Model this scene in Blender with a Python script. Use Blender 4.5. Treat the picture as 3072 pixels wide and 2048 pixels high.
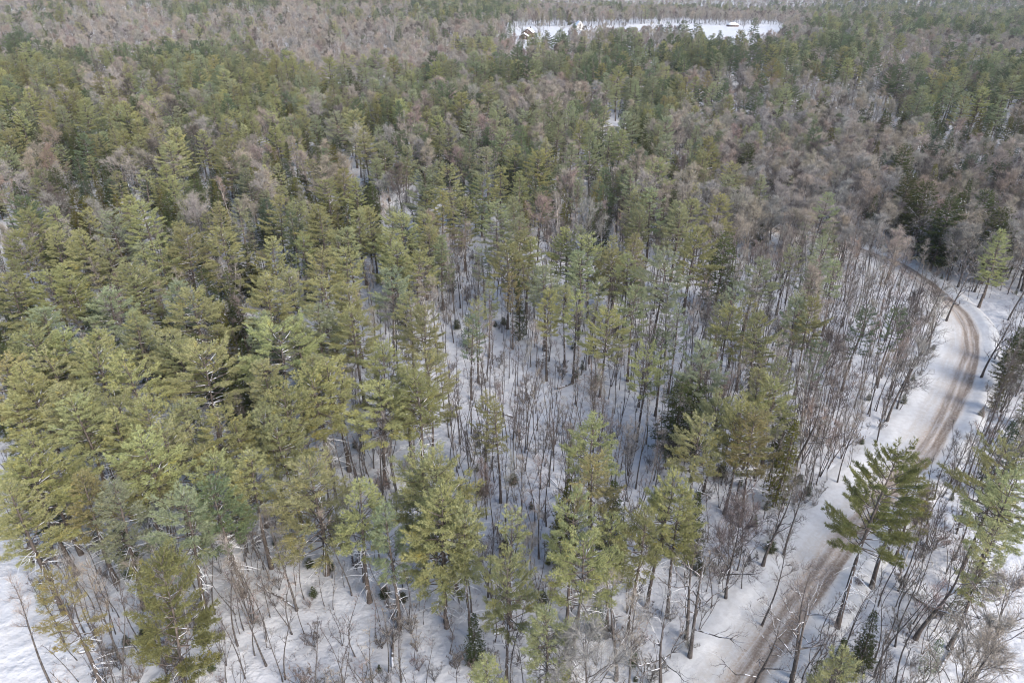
import bpy, math, random
import numpy as np
R = math.radians
sc = bpy.context.scene
for o in list(bpy.data.objects):
    bpy.data.objects.remove(o)

# ------------------------------------------------------------------ camera
CAM_H, PITCH, FPX = 65.0, R(27.5), 2048.0          # drone camera, 24 mm equivalent
cam_d = bpy.data.cameras.new('camera')
cam = bpy.data.objects.new('camera', cam_d)
sc.collection.objects.link(cam)
cam.location = (0, 0, CAM_H)
cam.rotation_euler = (R(90) - PITCH, 0, 0)
cam_d.sensor_width = 36.0
cam_d.lens = 24.0
cam_d.clip_start = 0.5
cam_d.clip_end = 20000
sc.camera = cam

# ------------------------------------------------------------------ sky, sun, exposure
SUN_EL, SUN_AZ = 35.0, 138.0                         # azimuth clockwise from +Y (the view direction)
w = bpy.data.worlds.new('World'); sc.world = w; w.use_nodes = True
nt = w.node_tree
sky = nt.nodes.new('ShaderNodeTexSky'); sky.sky_type = 'NISHITA'; sky.sun_disc = False
sky.sun_elevation = R(SUN_EL); sky.sun_rotation = R(SUN_AZ)
sky.air_density = 1.0; sky.dust_density = 2.5; sky.ozone_density = 1.0; sky.altitude = 200
bg = nt.nodes['Background']; bg.inputs['Strength'].default_value = 0.15
nt.links.new(sky.outputs[0], bg.inputs['Color'])
sun_d = bpy.data.lights.new('sun', 'SUN'); sun = bpy.data.objects.new('sun', sun_d)
sc.collection.objects.link(sun)
sun_d.energy = 1.85; sun_d.angle = R(25); sun_d.color = (1.0, 0.96, 0.90)
sun.location = (60, -60, 120)
sun.rotation_euler = (R(90 - SUN_EL), 0, R(180 - SUN_AZ))
vs = sc.view_settings
vs.view_transform = 'Standard'; vs.look = 'None'; vs.gamma = 1.0; vs.use_curve_mapping = False
vs.exposure = 1.24
cy = sc.cycles
cy.max_bounces = 5; cy.diffuse_bounces = 4; cy.glossy_bounces = 1; cy.transmission_bounces = 3
cy.volume_bounces = 0; cy.caustics_reflective = False; cy.caustics_refractive = False
cy.use_denoising = True; cy.filter_width = 1.1; cy.denoising_prefilter = 'ACCURATE'; cy.denoiser = 'OPENIMAGEDENOISE'; cy.denoising_input_passes = 'RGB_ALBEDO_NORMAL'
sc.render.film_transparent = False

rng = np.random.default_rng(11)
random.seed(11)

# ------------------------------------------------------------------ terrain function and pixel -> place
def sstep(a, b, v):
    t = np.clip((v - a) / (b - a), 0, 1)
    return t * t * (3 - 2 * t)

def zf(x, y):
    x = np.asarray(x, float); y = np.asarray(y, float)
    r = np.hypot(x, y)
    z = 0.35 * np.sin(x * 0.11 + 1) * np.cos(y * 0.09) + 0.25 * np.sin(x * 0.23 + y * 0.17)
    z = z * sstep(20, 60, r)
    z = z + 14 * sstep(95, 270, y) * (1 - 0.8 * sstep(-5, 85, x)) * (1 - sstep(300, 520, y)) + 14 * sstep(300, 520, y) * (1 - .45 * sstep(150, 500, x))
    z = z + 7 * sstep(450, 720, y)
    z = z + 24 * np.exp(-((x + 560) / 420) ** 2 - ((y - 1150) / 330) ** 2)
    z = z + 75 * sstep(1300, 3600, r) + 14 * np.sin(x * 0.0031 + 0.6) * np.sin(r * 0.0027) * sstep(1100, 1900, r)
    return z

CP, SP = math.cos(PITCH), math.sin(PITCH)
def ray(px, py):
    a = px - 1536.0; b = 1024.0 - py
    return np.array([a, FPX * CP + b * SP, -(FPX * SP - b * CP)])
def place(px, py, h=0.0):
    """where a point h metres above the ground lies on the line of sight of a pixel"""
    d = ray(px, py); z = 0.0
    if d[2] >= -1e-3: d[2] = -1e-3
    for _ in range(30):
        t = (z + h - CAM_H) / d[2]
        t = min(max(t, 0), 5)
        x, y = d[0] * t, d[1] * t
        z = 0.5 * z + 0.5 * float(zf(x, y))
    return x, y
def project(x, y, z):
    x = np.asarray(x, float); dz = np.asarray(z, float) - CAM_H
    f = y * CP - dz * SP
    u = y * SP + dz * CP
    f = np.maximum(f, 1e-3)
    return 1536 + FPX * x / f, 1024 - FPX * u / f, f

# road centre line (worked out from the photograph, on the ground)
ROAD = np.array([(-3, 20), (6.5, 29.5), (14.5, 37.5), (22.4, 45.4), (27.5, 51), (35.5, 59.4), (44.7, 69), (55, 78.5), (64.5, 87), (73, 96.5),
                 (82, 107.5), (91, 119.5), (96.5, 129), (99.5, 137.5), (100.8, 146), (101, 155), (99.5, 164), (95, 173), (87, 182),
                 (77, 191), (66, 200), (56, 211), (48, 225), (43, 245), (40, 270), (42, 300), (50, 335)], float)
def resample(P, step):
    seg = np.linalg.norm(np.diff(P, axis=0), axis=1); s = np.r_[0, np.cumsum(seg)]
    t = np.arange(0, s[-1], step)
    c = np.c_[np.interp(t, s, P[:, 0]), np.interp(t, s, P[:, 1])]
    for _ in range(6):
        c[1:-1] = (c[:-2] + 2 * c[1:-1] + c[2:]) / 4
    return c, t
ROADC, ROADT = resample(ROAD, 1.0)
def road_dist(x, y):
    """signed distance from the road's centre line, positive on its east side"""
    x = np.atleast_1d(np.asarray(x, float)); y = np.atleast_1d(np.asarray(y, float))
    d = np.full(x.shape, 1e9); s = np.ones(x.shape)
    for i in range(len(ROADC) - 1):
        p = ROADC[i]; q = ROADC[i + 1] - p
        dx, dy = x - p[0], y - p[1]
        dd = np.hypot(dx, dy); m = dd < d
        d = np.where(m, dd, d); s = np.where(m, np.sign(dx * q[1] - dy * q[0]), s)
    return d * s

# ------------------------------------------------------------------ materials
def mat(name):
    m = bpy.data.materials.new(name); m.use_nodes = True
    n = m.node_tree.nodes; n.clear()
    out = n.new('ShaderNodeOutputMaterial')
    return m, n, m.node_tree.links, out
def math_node(n, l, op, a, b=None, c=None, clamp=False):
    k = n.new('ShaderNodeMath'); k.operation = op; k.use_clamp = clamp
    for i, v in enumerate((a, b, c)):
        if v is None: continue
        if isinstance(v, (int, float)): k.inputs[i].default_value = v
        else: l.new(v, k.inputs[i])
    return k.outputs[0]
def mix_col(n, l, f, a, b, mode='MIX'):
    k = n.new('ShaderNodeMix'); k.data_type = 'RGBA'; k.blend_type = mode
    for sock, v in ((k.inputs[0], f), (k.inputs[6], a), (k.inputs[7], b)):
        if isinstance(v, (int, float)): sock.default_value = v
        elif isinstance(v, tuple): sock.default_value = (*v, 1) if len(v) == 3 else v
        else: l.new(v, sock)
    return k.outputs[2]
def noise(n, l, scale, detail=3, vec=None, rough=0.55):
    k = n.new('ShaderNodeTexNoise'); k.inputs['Scale'].default_value = scale
    k.inputs['Detail'].default_value = detail; k.inputs['Roughness'].default_value = rough
    if vec is not None: l.new(vec, k.inputs['Vector'])
    return k.outputs['Fac']
def ramp(n, l, v, a, b):
    k = n.new('ShaderNodeMapRange'); k.interpolation_type = 'SMOOTHSTEP'
    k.inputs[1].default_value = a; k.inputs[2].default_value = b
    l.new(v, k.inputs[0]); return k.outputs[0]

def needle_mat(name, trans=0.3):
    m, n, l, out = mat(name)
    oi = n.new('ShaderNodeObjectInfo')
    at = n.new('ShaderNodeAttribute'); at.attribute_name = 'tint'
    tn = n.new('ShaderNodeAttribute'); tn.attribute_type = 'INSTANCER'; tn.attribute_name = 'tone'
    base = tn.outputs['Color']
    hsv = n.new('ShaderNodeHueSaturation')
    l.new(base, hsv.inputs['Color'])
    l.new(math_node(n, l, 'MULTIPLY_ADD', oi.outputs['Random'], 0.02, 0.49), hsv.inputs['Hue'])
    l.new(math_node(n, l, 'MULTIPLY_ADD', oi.outputs['Random'], 0.35, 0.8), hsv.inputs['Value'])
    c2 = mix_col(n, l, ramp(n, l, at.outputs['Fac'], 0.75, 1.0), hsv.outputs[0], (1.25, 1.1, 0.75), 'MULTIPLY')
    c3 = mix_col(n, l, ramp(n, l, at.outputs['Fac'], 0.25, 0.0), c2, (0.72, 0.8, 0.85), 'MULTIPLY')
    d = n.new('ShaderNodeBsdfDiffuse'); t = n.new('ShaderNodeBsdfTranslucent'); mx = n.new('ShaderNodeMixShader')
    l.new(c3, d.inputs[0]); l.new(c3, t.inputs[0]); mx.inputs[0].default_value = trans
    l.new(d.outputs[0], mx.inputs[1]); l.new(t.outputs[0], mx.inputs[2]); l.new(mx.outputs[0], out.inputs[0])
    return m
def bark_mat(name, col, col2, snow=0.5, snow_at=0.55):
    m, n, l, out = mat(name)
    tc = n.new('ShaderNodeTexCoord'); ge = n.new('ShaderNodeNewGeometry'); oi = n.new('ShaderNodeObjectInfo')
    nz = noise(n, l, 2.5, 4, tc.outputs['Object'])
    c = mix_col(n, l, ramp(n, l, nz, 0.35, 0.65), col, col2)
    c = mix_col(n, l, math_node(n, l, 'MULTIPLY', oi.outputs['Random'], 0.35), c, (0.05, 0.045, 0.045))
    if snow > 0:
        sx = n.new('ShaderNodeSeparateXYZ'); l.new(ge.outputs['Normal'], sx.inputs[0])
        up = ramp(n, l, sx.outputs['Z'], snow_at, snow_at + 0.2)
        pat = ramp(n, l, noise(n, l, 0.9, 3, tc.outputs['Object']), 0.62 - 0.25 * snow, 0.72 - 0.25 * snow)
        c = mix_col(n, l, math_node(n, l, 'MULTIPLY', up, pat), c, (0.78, 0.79, 0.82))
    d = n.new('ShaderNodeBsdfDiffuse'); l.new(c, d.inputs[0]); l.new(d.outputs[0], out.inputs[0])
    return m
def twig_mat(name):
    m, n, l, out = mat(name)
    oi = n.new('ShaderNodeObjectInfo'); at = n.new('ShaderNodeAttribute'); at.attribute_name = 'tint'
    c = mix_col(n, l, at.outputs['Fac'], (0.55, 0.55, 0.58), (1.2, 1.15, 1.1))
    tn = n.new('ShaderNodeAttribute'); tn.attribute_type = 'INSTANCER'; tn.attribute_name = 'tone'
    c = mix_col(n, l, 1.0, tn.outputs['Color'], c, 'MULTIPLY')
    d = n.new('ShaderNodeBsdfDiffuse'); l.new(c, d.inputs[0]); l.new(d.outputs[0], out.inputs[0])
    return m
M_NEEDLE = needle_mat('pine_needles', 0.3)
M_SPRUCE = needle_mat('spruce_needles', 0.2)
M_BARK = bark_mat('pine_bark', (0.085, 0.07, 0.06), (0.15, 0.125, 0.11), 0.35)
M_DEAD = bark_mat('dead_wood', (0.24, 0.21, 0.19), (0.40, 0.37, 0.35), 1.0, 0.15)
M_BARE = bark_mat('hardwood_bark', (0.062, 0.055, 0.052), (0.14, 0.125, 0.117), 0.5, 0.5)
M_OAK = bark_mat('roadside_bark', (0.075, 0.066, 0.06), (0.15, 0.13, 0.12), 0.7, 0.5)
M_BIRCH = bark_mat('birch_bark', (0.55, 0.50, 0.46), (0.70, 0.66, 0.62), 0.2)
M_TWIG = twig_mat('twigs')

def snow_mat(name, litter=True):
    m, n, l, out = mat(name)
    ge = n.new('ShaderNodeNewGeometry')
    P = ge.outputs['Position']
    n1 = noise(n, l, 0.25, 5, P); n2 = noise(n, l, 2.2, 4, P); n3 = noise(n, l, 9.0, 3, P)
    c = mix_col(n, l, ramp(n, l, n1, 0.35, 0.7), (0.505, 0.51, 0.53), (0.44, 0.44, 0.455))
    if litter:
        c = mix_col(n, l, math_node(n, l, 'MULTIPLY', ramp(n, l, n3, 0.66, 0.74), ramp(n, l, n2, 0.5, 0.62)), c, (0.30, 0.25, 0.21))
    p = n.new('ShaderNodeBsdfPrincipled'); p.inputs['Roughness'].default_value = 0.75
    p.inputs['Specular IOR Level'].default_value = 0.2
    l.new(c, p.inputs['Base Color'])
    bm = n.new('ShaderNodeBump'); bm.inputs['Strength'].default_value = 0.6; bm.inputs['Distance'].default_value = 1.0
    hsum = math_node(n, l, 'MULTIPLY_ADD', n2, 0.14, math_node(n, l, 'MULTIPLY', noise(n, l, 0.4, 4, P, .5), 1.2))
    l.new(hsum, bm.inputs['Height']); l.new(bm.outputs[0], p.inputs['Normal'])
    l.new(p.outputs[0], out.inputs[0])
    return m
M_SNOW = snow_mat('snow')

def road_mat():
    m, n, l, out = mat('packed_snow_road')
    uv = n.new('ShaderNodeUVMap'); uv.uv_map = 'UVMap'
    sx = n.new('ShaderNodeSeparateXYZ'); l.new(uv.outputs[0], sx.inputs[0])
    u, v = sx.outputs['X'], sx.outputs['Y']           # metres across and along the road
    ge = n.new('ShaderNodeNewGeometry')
    cx = n.new('ShaderNodeCombineXYZ'); l.new(u, cx.inputs[0]); l.new(math_node(n, l, 'MULTIPLY', v, 0.07), cx.inputs[1])
    streak = noise(n, l, 1.6, 5, cx.outputs[0], 0.6)
    cx2 = n.new('ShaderNodeCombineXYZ'); l.new(math_node(n, l, 'MULTIPLY', u, 0.25), cx2.inputs[0]); l.new(math_node(n, l, 'MULTIPLY', v, 0.035), cx2.inputs[1])
    slow = noise(n, l, 1.3, 3, cx2.outputs[0])
    def band(center, half, soft):
        wob = math_node(n, l, 'MULTIPLY_ADD', math_node(n, l, 'SUBTRACT', slow, 0.5), 1.6, center)
        d = math_node(n, l, 'ABSOLUTE', math_node(n, l, 'SUBTRACT', u, wob))
        k = n.new('ShaderNodeMapRange'); k.interpolation_type = 'SMOOTHSTEP'
        l.new(d, k.inputs[0]); k.inputs[1].default_value = half; k.inputs[2].default_value = half + soft
        k.inputs[3].default_value = 1; k.inputs[4].default_value = 0
        return k.outputs[0]
    snowc = mix_col(n, l, ramp(n, l, noise(n, l, 1.1, 4, ge.outputs['Position']), 0.35, 0.7), (0.56, 0.555, 0.55), (0.49, 0.48, 0.47))
    crumb = ramp(n, l, noise(n, l, 3.2, 5, ge.outputs['Position'], .7), .30, .58)
    pk = math_node(n, l, 'MULTIPLY', band(-0.7, 2.2, 1.6), math_node(n, l, 'MULTIPLY', crumb, ramp(n, l, streak, 0.25, 0.62)))
    c = mix_col(n, l, math_node(n, l, 'MULTIPLY', pk, 0.85), snowc, (0.47, 0.425, 0.375))
    rut = math_node(n, l, 'MAXIMUM', band(1.15, 0.42, 0.5), math_node(n, l, 'MULTIPLY', band(-0.45, 0.22, 0.45), 0.8))
    wear = math_node(n, l, 'MULTIPLY', crumb, math_node(n, l, 'MULTIPLY', ramp(n, l, streak, 0.32, 0.55), ramp(n, l, slow, 0.28, 0.50)))
    mid = math_node(n, l, 'MULTIPLY', band(0.2, 1.3, 0.9), math_node(n, l, 'MULTIPLY_ADD', wear, 0.65, 0.2))
    c = mix_col(n, l, mid, c, (0.38, 0.30, 0.235))
    c = mix_col(n, l, math_node(n, l, 'MULTIPLY', rut, math_node(n, l, 'MULTIPLY_ADD', wear, 0.55, 0.42)), c, (0.165, 0.125, 0.095))
    p = n.new('ShaderNodeBsdfPrincipled'); p.inputs['Roughness'].default_value = 0.7
    p.inputs['Specular IOR Level'].default_value = 0.25
    l.new(c, p.inputs['Base Color'])
    bm = n.new('ShaderNodeBump'); bm.inputs['Strength'].default_value = 0.35; bm.inputs['Distance'].default_value = 0.25
    l.new(math_node(n, l, 'ADD', math_node(n, l, 'MULTIPLY', streak, .35), noise(n, l, 1.7, 5, ge.outputs['Position'], .65)), bm.inputs['Height']); l.new(bm.outputs[0], p.inputs['Normal'])
    l.new(p.outputs[0], out.inputs[0])
    return m
M_ROAD = road_mat()
def plain(name, col, rough=0.7):
    m, n, l, out = mat(name)
    tc = n.new('ShaderNodeTexCoord')
    c = mix_col(n, l, noise(n, l, 1.5, 4, tc.outputs['Object']), tuple(v * 0.85 for v in col), tuple(min(v * 1.12, 1) for v in col))
    p = n.new('ShaderNodeBsdfPrincipled'); p.inputs['Roughness'].default_value = rough
    l.new(c, p.inputs['Base Color']); l.new(p.outputs[0], out.inputs[0])
    return m

# ------------------------------------------------------------------ mesh helpers
class Geo:
    def __init__(s): s.v, s.f, s.m, s.t, s.n = [], [], [], [], 0
    def add(s, v, f, mi=0, tint=0.5):
        v = np.asarray(v, np.float32).reshape(-1, 3); f = np.asarray(f, np.int32).reshape(-1, 3)
        s.v.append(v); s.f.append(f + s.n); s.m.append(np.full(len(f), mi, np.int32))
        s.t.append(np.broadcast_to(np.asarray(tint, np.float32), (len(v),)).copy()); s.n += len(v)
    def merge(s, o, mi=0):
        for v, f, m, t in zip(o.v, o.f, o.m, o.t): pass
        if o.n:
            V, F, Mi, T = o.arrays(); s.v.append(V); s.f.append(F + s.n); s.m.append(Mi + mi); s.t.append(T); s.n += len(V)
    def arrays(s):
        return np.concatenate(s.v), np.concatenate(s.f), np.concatenate(s.m), np.concatenate(s.t)
    def mesh(s, name, mats, smooth=False):
        V, F, Mi, T = s.arrays(); me = bpy.data.meshes.new(name)
        me.vertices.add(len(V)); me.vertices.foreach_set('co', V.ravel())
        me.loops.add(len(F) * 3); me.loops.foreach_set('vertex_index', F.ravel().astype(np.int32))
        me.polygons.add(len(F)); me.polygons.foreach_set('loop_start', np.arange(0, len(F) * 3, 3, dtype=np.int32))
        me.polygons.foreach_set('material_index', Mi)
        if smooth: me.polygons.foreach_set('use_smooth', np.ones(len(F), bool))
        for m in mats: me.materials.append(m)
        a = me.attributes.new('tint', 'FLOAT', 'POINT'); a.data.foreach_set('value', T)
        me.update(calc_edges=True); me.validate()
        return me
def tube(g, pts, rad, sides=5, mi=0, tint=0.5):
    P = np.asarray(pts, float); k = len(P); rad = np.broadcast_to(np.asarray(rad, float), (k,))
    T = np.gradient(P, axis=0); T /= np.linalg.norm(T, axis=1, keepdims=True) + 1e-9
    ref = np.where(np.abs(T[:, 2:3]) > 0.9, np.array([[1.0, 0, 0]]), np.array([[0, 0, 1.0]]))
    U = np.cross(T, ref); U /= np.linalg.norm(U, axis=1, keepdims=True) + 1e-9
    W = np.cross(T, U)
    a = np.arange(sides) / sides * 2 * math.pi
    V = P[:, None] + rad[:, None, None] * (np.cos(a)[None, :, None] * U[:, None] + np.sin(a)[None, :, None] * W[:, None])
    V = V.reshape(-1, 3)
    i = np.arange(k - 1)[:, None] * sides; j = np.arange(sides)[None]; j2 = (j + 1) % sides
    A, B, C, D = i + j, i + j2, i + sides + j2, i + sides + j
    F = np.concatenate([np.stack([A, B, C], -1).reshape(-1, 3), np.stack([A, C, D], -1).reshape(-1, 3)])
    g.add(V, F, mi, tint)
def blades(g, P, D, L, W, rg, mi=0, tint=0.5, flat=False):
    """thin triangles from points P along D"""
    P = np.asarray(P, float); N = len(P)
    if N == 0: return
    D = D / (np.linalg.norm(D, axis=1, keepdims=True) + 1e-9)
    if flat: S = np.cross(D, np.array([[0, 0, 1.0]]))
    else: S = np.cross(D, rg.normal(size=(N, 3)))
    S /= np.linalg.norm(S, axis=1, keepdims=True) + 1e-9
    W = np.broadcast_to(np.asarray(W, float), (N,))[:, None]; L = np.broadcast_to(np.asarray(L, float), (N,))[:, None]
    V = np.stack([P - S * W / 2, P + S * W / 2, P + D * L], 1).reshape(-1, 3)
    t = np.repeat(np.broadcast_to(np.asarray(tint, float), (N,)), 3)
    g.add(V, np.arange(N * 3).reshape(-1, 3), mi, t)
def unit(a): return a / (np.linalg.norm(a, axis=-1, keepdims=True) + 1e-9)

def stem(g, H, r0, rg, wob=0.25, sides=7, mi=0, n=11, lean=(0, 0), r1=0.03, flare=1.35):
    t = np.linspace(0, 1, n); ph = rg.uniform(0, 6.28, 4)
    P = np.c_[wob * (np.sin(t * 4 + ph[0]) - math.sin(ph[0])) + lean[0] * t, wob * (np.sin(t * 3.3 + ph[1]) - math.sin(ph[1])) + lean[1] * t, t * H]
    rad = r0 * (1 - t) + r1 * t; rad[0] *= flare
    P[0, 2] = -0.35
    tube(g, P, rad, sides, mi)
    return lambda z: np.array([np.interp(z, P[:, 2], P[:, 0]), np.interp(z, P[:, 2], P[:, 1]), z])

def make_pine(seed, H=19.0, base=0.42, Rm=3.0, top=0.65, gap=0.12, dens=1.0, whorl=0.82, lean=(0, 0), wob=0.25, up=1.0, oneside=0.0):
    """white pine: returns (trunk geo, dead branch geo, crown geo)"""
    rg = np.random.default_rng(seed)
    gt, gd, gc = Geo(), Geo(), Geo()
    at = stem(gt, H, 0.012 * H + 0.03, rg, wob, lean=lean)
    # dead lower limbs
    z = 0.13 * H
    while z < base * H + 1.0:
        for _ in range(rg.integers(1, 4)):
            az = rg.uniform(0, 6.28); L = rg.uniform(0.5, 2.5) * Rm / 3; e = rg.uniform(-0.2, 0.35)
            d = np.array([math.cos(az) * math.cos(e), math.sin(az) * math.cos(e), math.sin(e)])
            p0 = at(z + rg.uniform(-.2, .2)); s = np.linspace(0, 1, 4)[:, None]
            P = p0 + d * L * s + np.array([0, 0, -0.25 * L]) * s ** 2 + rg.normal(0, .05, (4, 3)) * s
            tube(gd, P, [0.055, 0.042, 0.03, 0.012], 3)
            k = rg.integers(2, 5); q = P[rg.integers(1, 4, k)]
            blades(gd, q, d[None] + rg.normal(0, 0.7, (k, 3)), rg.uniform(.4, 1.0, k), .03, rg)
        z += rg.uniform(0.45, 0.9)
    tp, td, tt, tw = [], [], [], []
    z = base * H; phase = rg.uniform(0, 6.28)
    side = rg.uniform(0, 6.28)
    while z < H * 0.985:
        t = (z - base * H) / (H * (1 - base))
        prof = (1 - t) ** top * (0.72 + 0.28 * min(1, t / 0.25)) + 0.05
        nb = 6 if t < 0.8 else 5
        for b in range(nb):
            if rg.random() < gap: continue
            az = phase + b * 2 * math.pi / nb + rg.uniform(-.35, .35)
            L = Rm * prof * rg.uniform(0.62, 1.18) * (1 + oneside * math.cos(az - side))
            e = (-0.12 + 0.85 * t ** 1.3) * up + rg.uniform(-.12, .14)
            hd = np.array([math.cos(az), math.sin(az), 0.0]); hs = np.array([-hd[1], hd[0], 0])
            p0 = at(min(z + rg.uniform(-.2, .2), H))
            s = np.linspace(0, 1, 6)[:, None]; curv = rg.uniform(.10, .32)
            P = p0 + hd * (math.cos(e) * L * s) + np.array([0, 0, 1.0]) * (math.sin(e) * L * s + curv * L * s ** 2.2) + hs * (rg.uniform(-.15, .15) * L * s ** 2)
            tube(gc, P, np.linspace(0.018 * L + .012, 0.008, 6), 3, 1)
            btint = rg.random()
            m = max(6, int(L * 8.0 * dens))
            ss = rg.uniform(0.3 if L > 1.2 else 0.1, 1.0, m) ** 0.75
            ss[0] = 1.0
            q = np.stack([np.interp(ss, s[:, 0], P[:, i]) for i in range(3)], 1)
            sgn = rg.choice([-1, 1], m)[:, None]
            tl = (0.30 + 0.40 * L * (1.08 - ss) * rg.uniform(.5, 1, m))
            dv = unit(hd[None] * 0.75 + hs[None] * sgn * rg.uniform(.3, 1.1, (m, 1)) + np.array([[0, 0, 1.0]]) * rg.uniform(.05, .55, (m, 1)))
            for i in range(m):
                kk = max(1, int(tl[i] / 0.21))
                f = (np.arange(kk) + 0.6) / kk
                tp.append(q[i] + dv[i] * (f * tl[i])[:, None]); td.append(np.repeat(dv[i][None], kk, 0))
                tt.append(np.clip(np.full(kk, 0.55 * btint + 0.45 * rg.random()), 0, 1))
        phase += 0.9; z += whorl * rg.uniform(.75, 1.25) * (0.6 if t > .75 else 1)
    # leader
    lz = np.linspace(H * 0.93, H * 1.0, 5)
    tp.append(np.stack([at(a) for a in lz])); td.append(np.repeat(np.array([[0, 0, 1.0]]), 5, 0)); tt.append(np.full(5, .8))
    tp, td, tt = np.concatenate(tp), np.concatenate(td), np.concatenate(tt)
    K = 7; N = len(tp)
    PP = np.repeat(tp, K, 0) + rg.normal(0, .045, (N * K, 3))
    DD = np.repeat(td, K, 0) * 0.75 + rg.normal(0, .5, (N * K, 3)) + np.array([[0, 0, 0.3]])
    blades(gc, PP, DD, rg.uniform(.2, .36, N * K), rg.uniform(.04, .07, N * K), rg, 0, np.repeat(tt, K))
    return gt, gd, gc

def make_spruce(seed, H=13.0, base=0.07, Rm=2.3, top=0.85, droop=0.2, gap=.08, snow=0.05, dens=1.0, whorl=.42):
    rg = np.random.default_rng(seed)
    gt, gc = Geo(), Geo()
    at = stem(gt, H, 0.011 * H + 0.02, rg, 0.12)
    tp, td, tt = [], [], []; sp, sd = [], []
    z = base * H; phase = rg.uniform(0, 6.28)
    while z < H * 0.985:
        t = (z - base * H) / (H * (1 - base)); prof = (1 - t) ** top * (0.6 + 0.4 * min(1, t / .15)) + .03
        nb = 7
        for b in range(nb):
            if rg.random() < gap: continue
            az = phase + b * 2 * math.pi / nb + rg.uniform(-.3, .3); L = Rm * prof * rg.uniform(.7, 1.15)
            e = -droop + (droop + .6) * t ** 1.5 + rg.uniform(-.1, .1)
            hd = np.array([math.cos(az), math.sin(az), 0.]); hs = np.array([-hd[1], hd[0], 0])
            p0 = at(min(z + rg.uniform(-.15, .15), H)); s = np.linspace(0, 1, 4)[:, None]
            P = p0 + hd * (math.cos(e) * L * s) + np.array([0, 0, 1.]) * (math.sin(e) * L * s + .1 * L * s ** 3)
            tube(gc, P, np.linspace(.014 * L + .01, .006, 4), 3, 1)
            m = max(4, int(L * 6.5 * dens)); ss = rg.uniform(.12, 1, m) ** .8; ss[0] = 1
            q = np.stack([np.interp(ss, s[:, 0], P[:, i]) for i in range(3)], 1)
            sgn = rg.choice([-1, 1], m)[:, None]; tl = .18 + .38 * L * (1.05 - ss) * rg.uniform(.5, 1, m)
            dv = unit(hd[None] * .8 + hs[None] * sgn * rg.uniform(.3, 1.1, (m, 1)) + np.array([[0, 0, 1.]]) * rg.uniform(-.25, .15, (m, 1)))
            bt = rg.random()
            for i in range(m):
                kk = max(1, int(tl[i] / .17)); f = (np.arange(kk) + .6) / kk
                tp.append(q[i] + dv[i] * (f * tl[i])[:, None]); td.append(np.repeat(dv[i][None], kk, 0))
                tt.append(np.full(kk, .5 * bt + .5 * rg.random()))
                if rg.random() < snow:
                    sp.append(q[i] + np.array([0, 0, .05])); sd.append(dv[i])
        phase += .7; z += whorl * rg.uniform(.8, 1.2)
    lz = np.linspace(H * .95, H * 1.01, 4)
    tp.append(np.stack([at(a) for a in lz])); td.append(np.repeat(np.array([[0, 0, 1.]]), 4, 0)); tt.append(np.full(4, .7))
    tp, td, tt = np.concatenate(tp), np.concatenate(td), np.concatenate(tt)
    K = 5; N = len(tp)
    PP = np.repeat(tp, K, 0) + rg.normal(0, .04, (N * K, 3)); DD = np.repeat(td, K, 0) * .9 + rg.normal(0, .5, (N * K, 3))
    blades(gc, PP, DD, rg.uniform(.14, .26, N * K), rg.uniform(.05, .075, N * K), rg, 0, np.repeat(tt, K))
    if sp:
        sp, sd = np.array(sp), np.array(sd)
        K = 4
        blades(gc, np.repeat(sp, K, 0) + rg.normal(0, .05, (len(sp) * K, 3)), np.repeat(sd, K, 0) + rg.normal(0, .5, (len(sp) * K, 3)) * [1, 1, .2], rg.uniform(.12, .3, len(sp) * K), .08, rg, 2, 1., flat=True)
    return gt, gc

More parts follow.
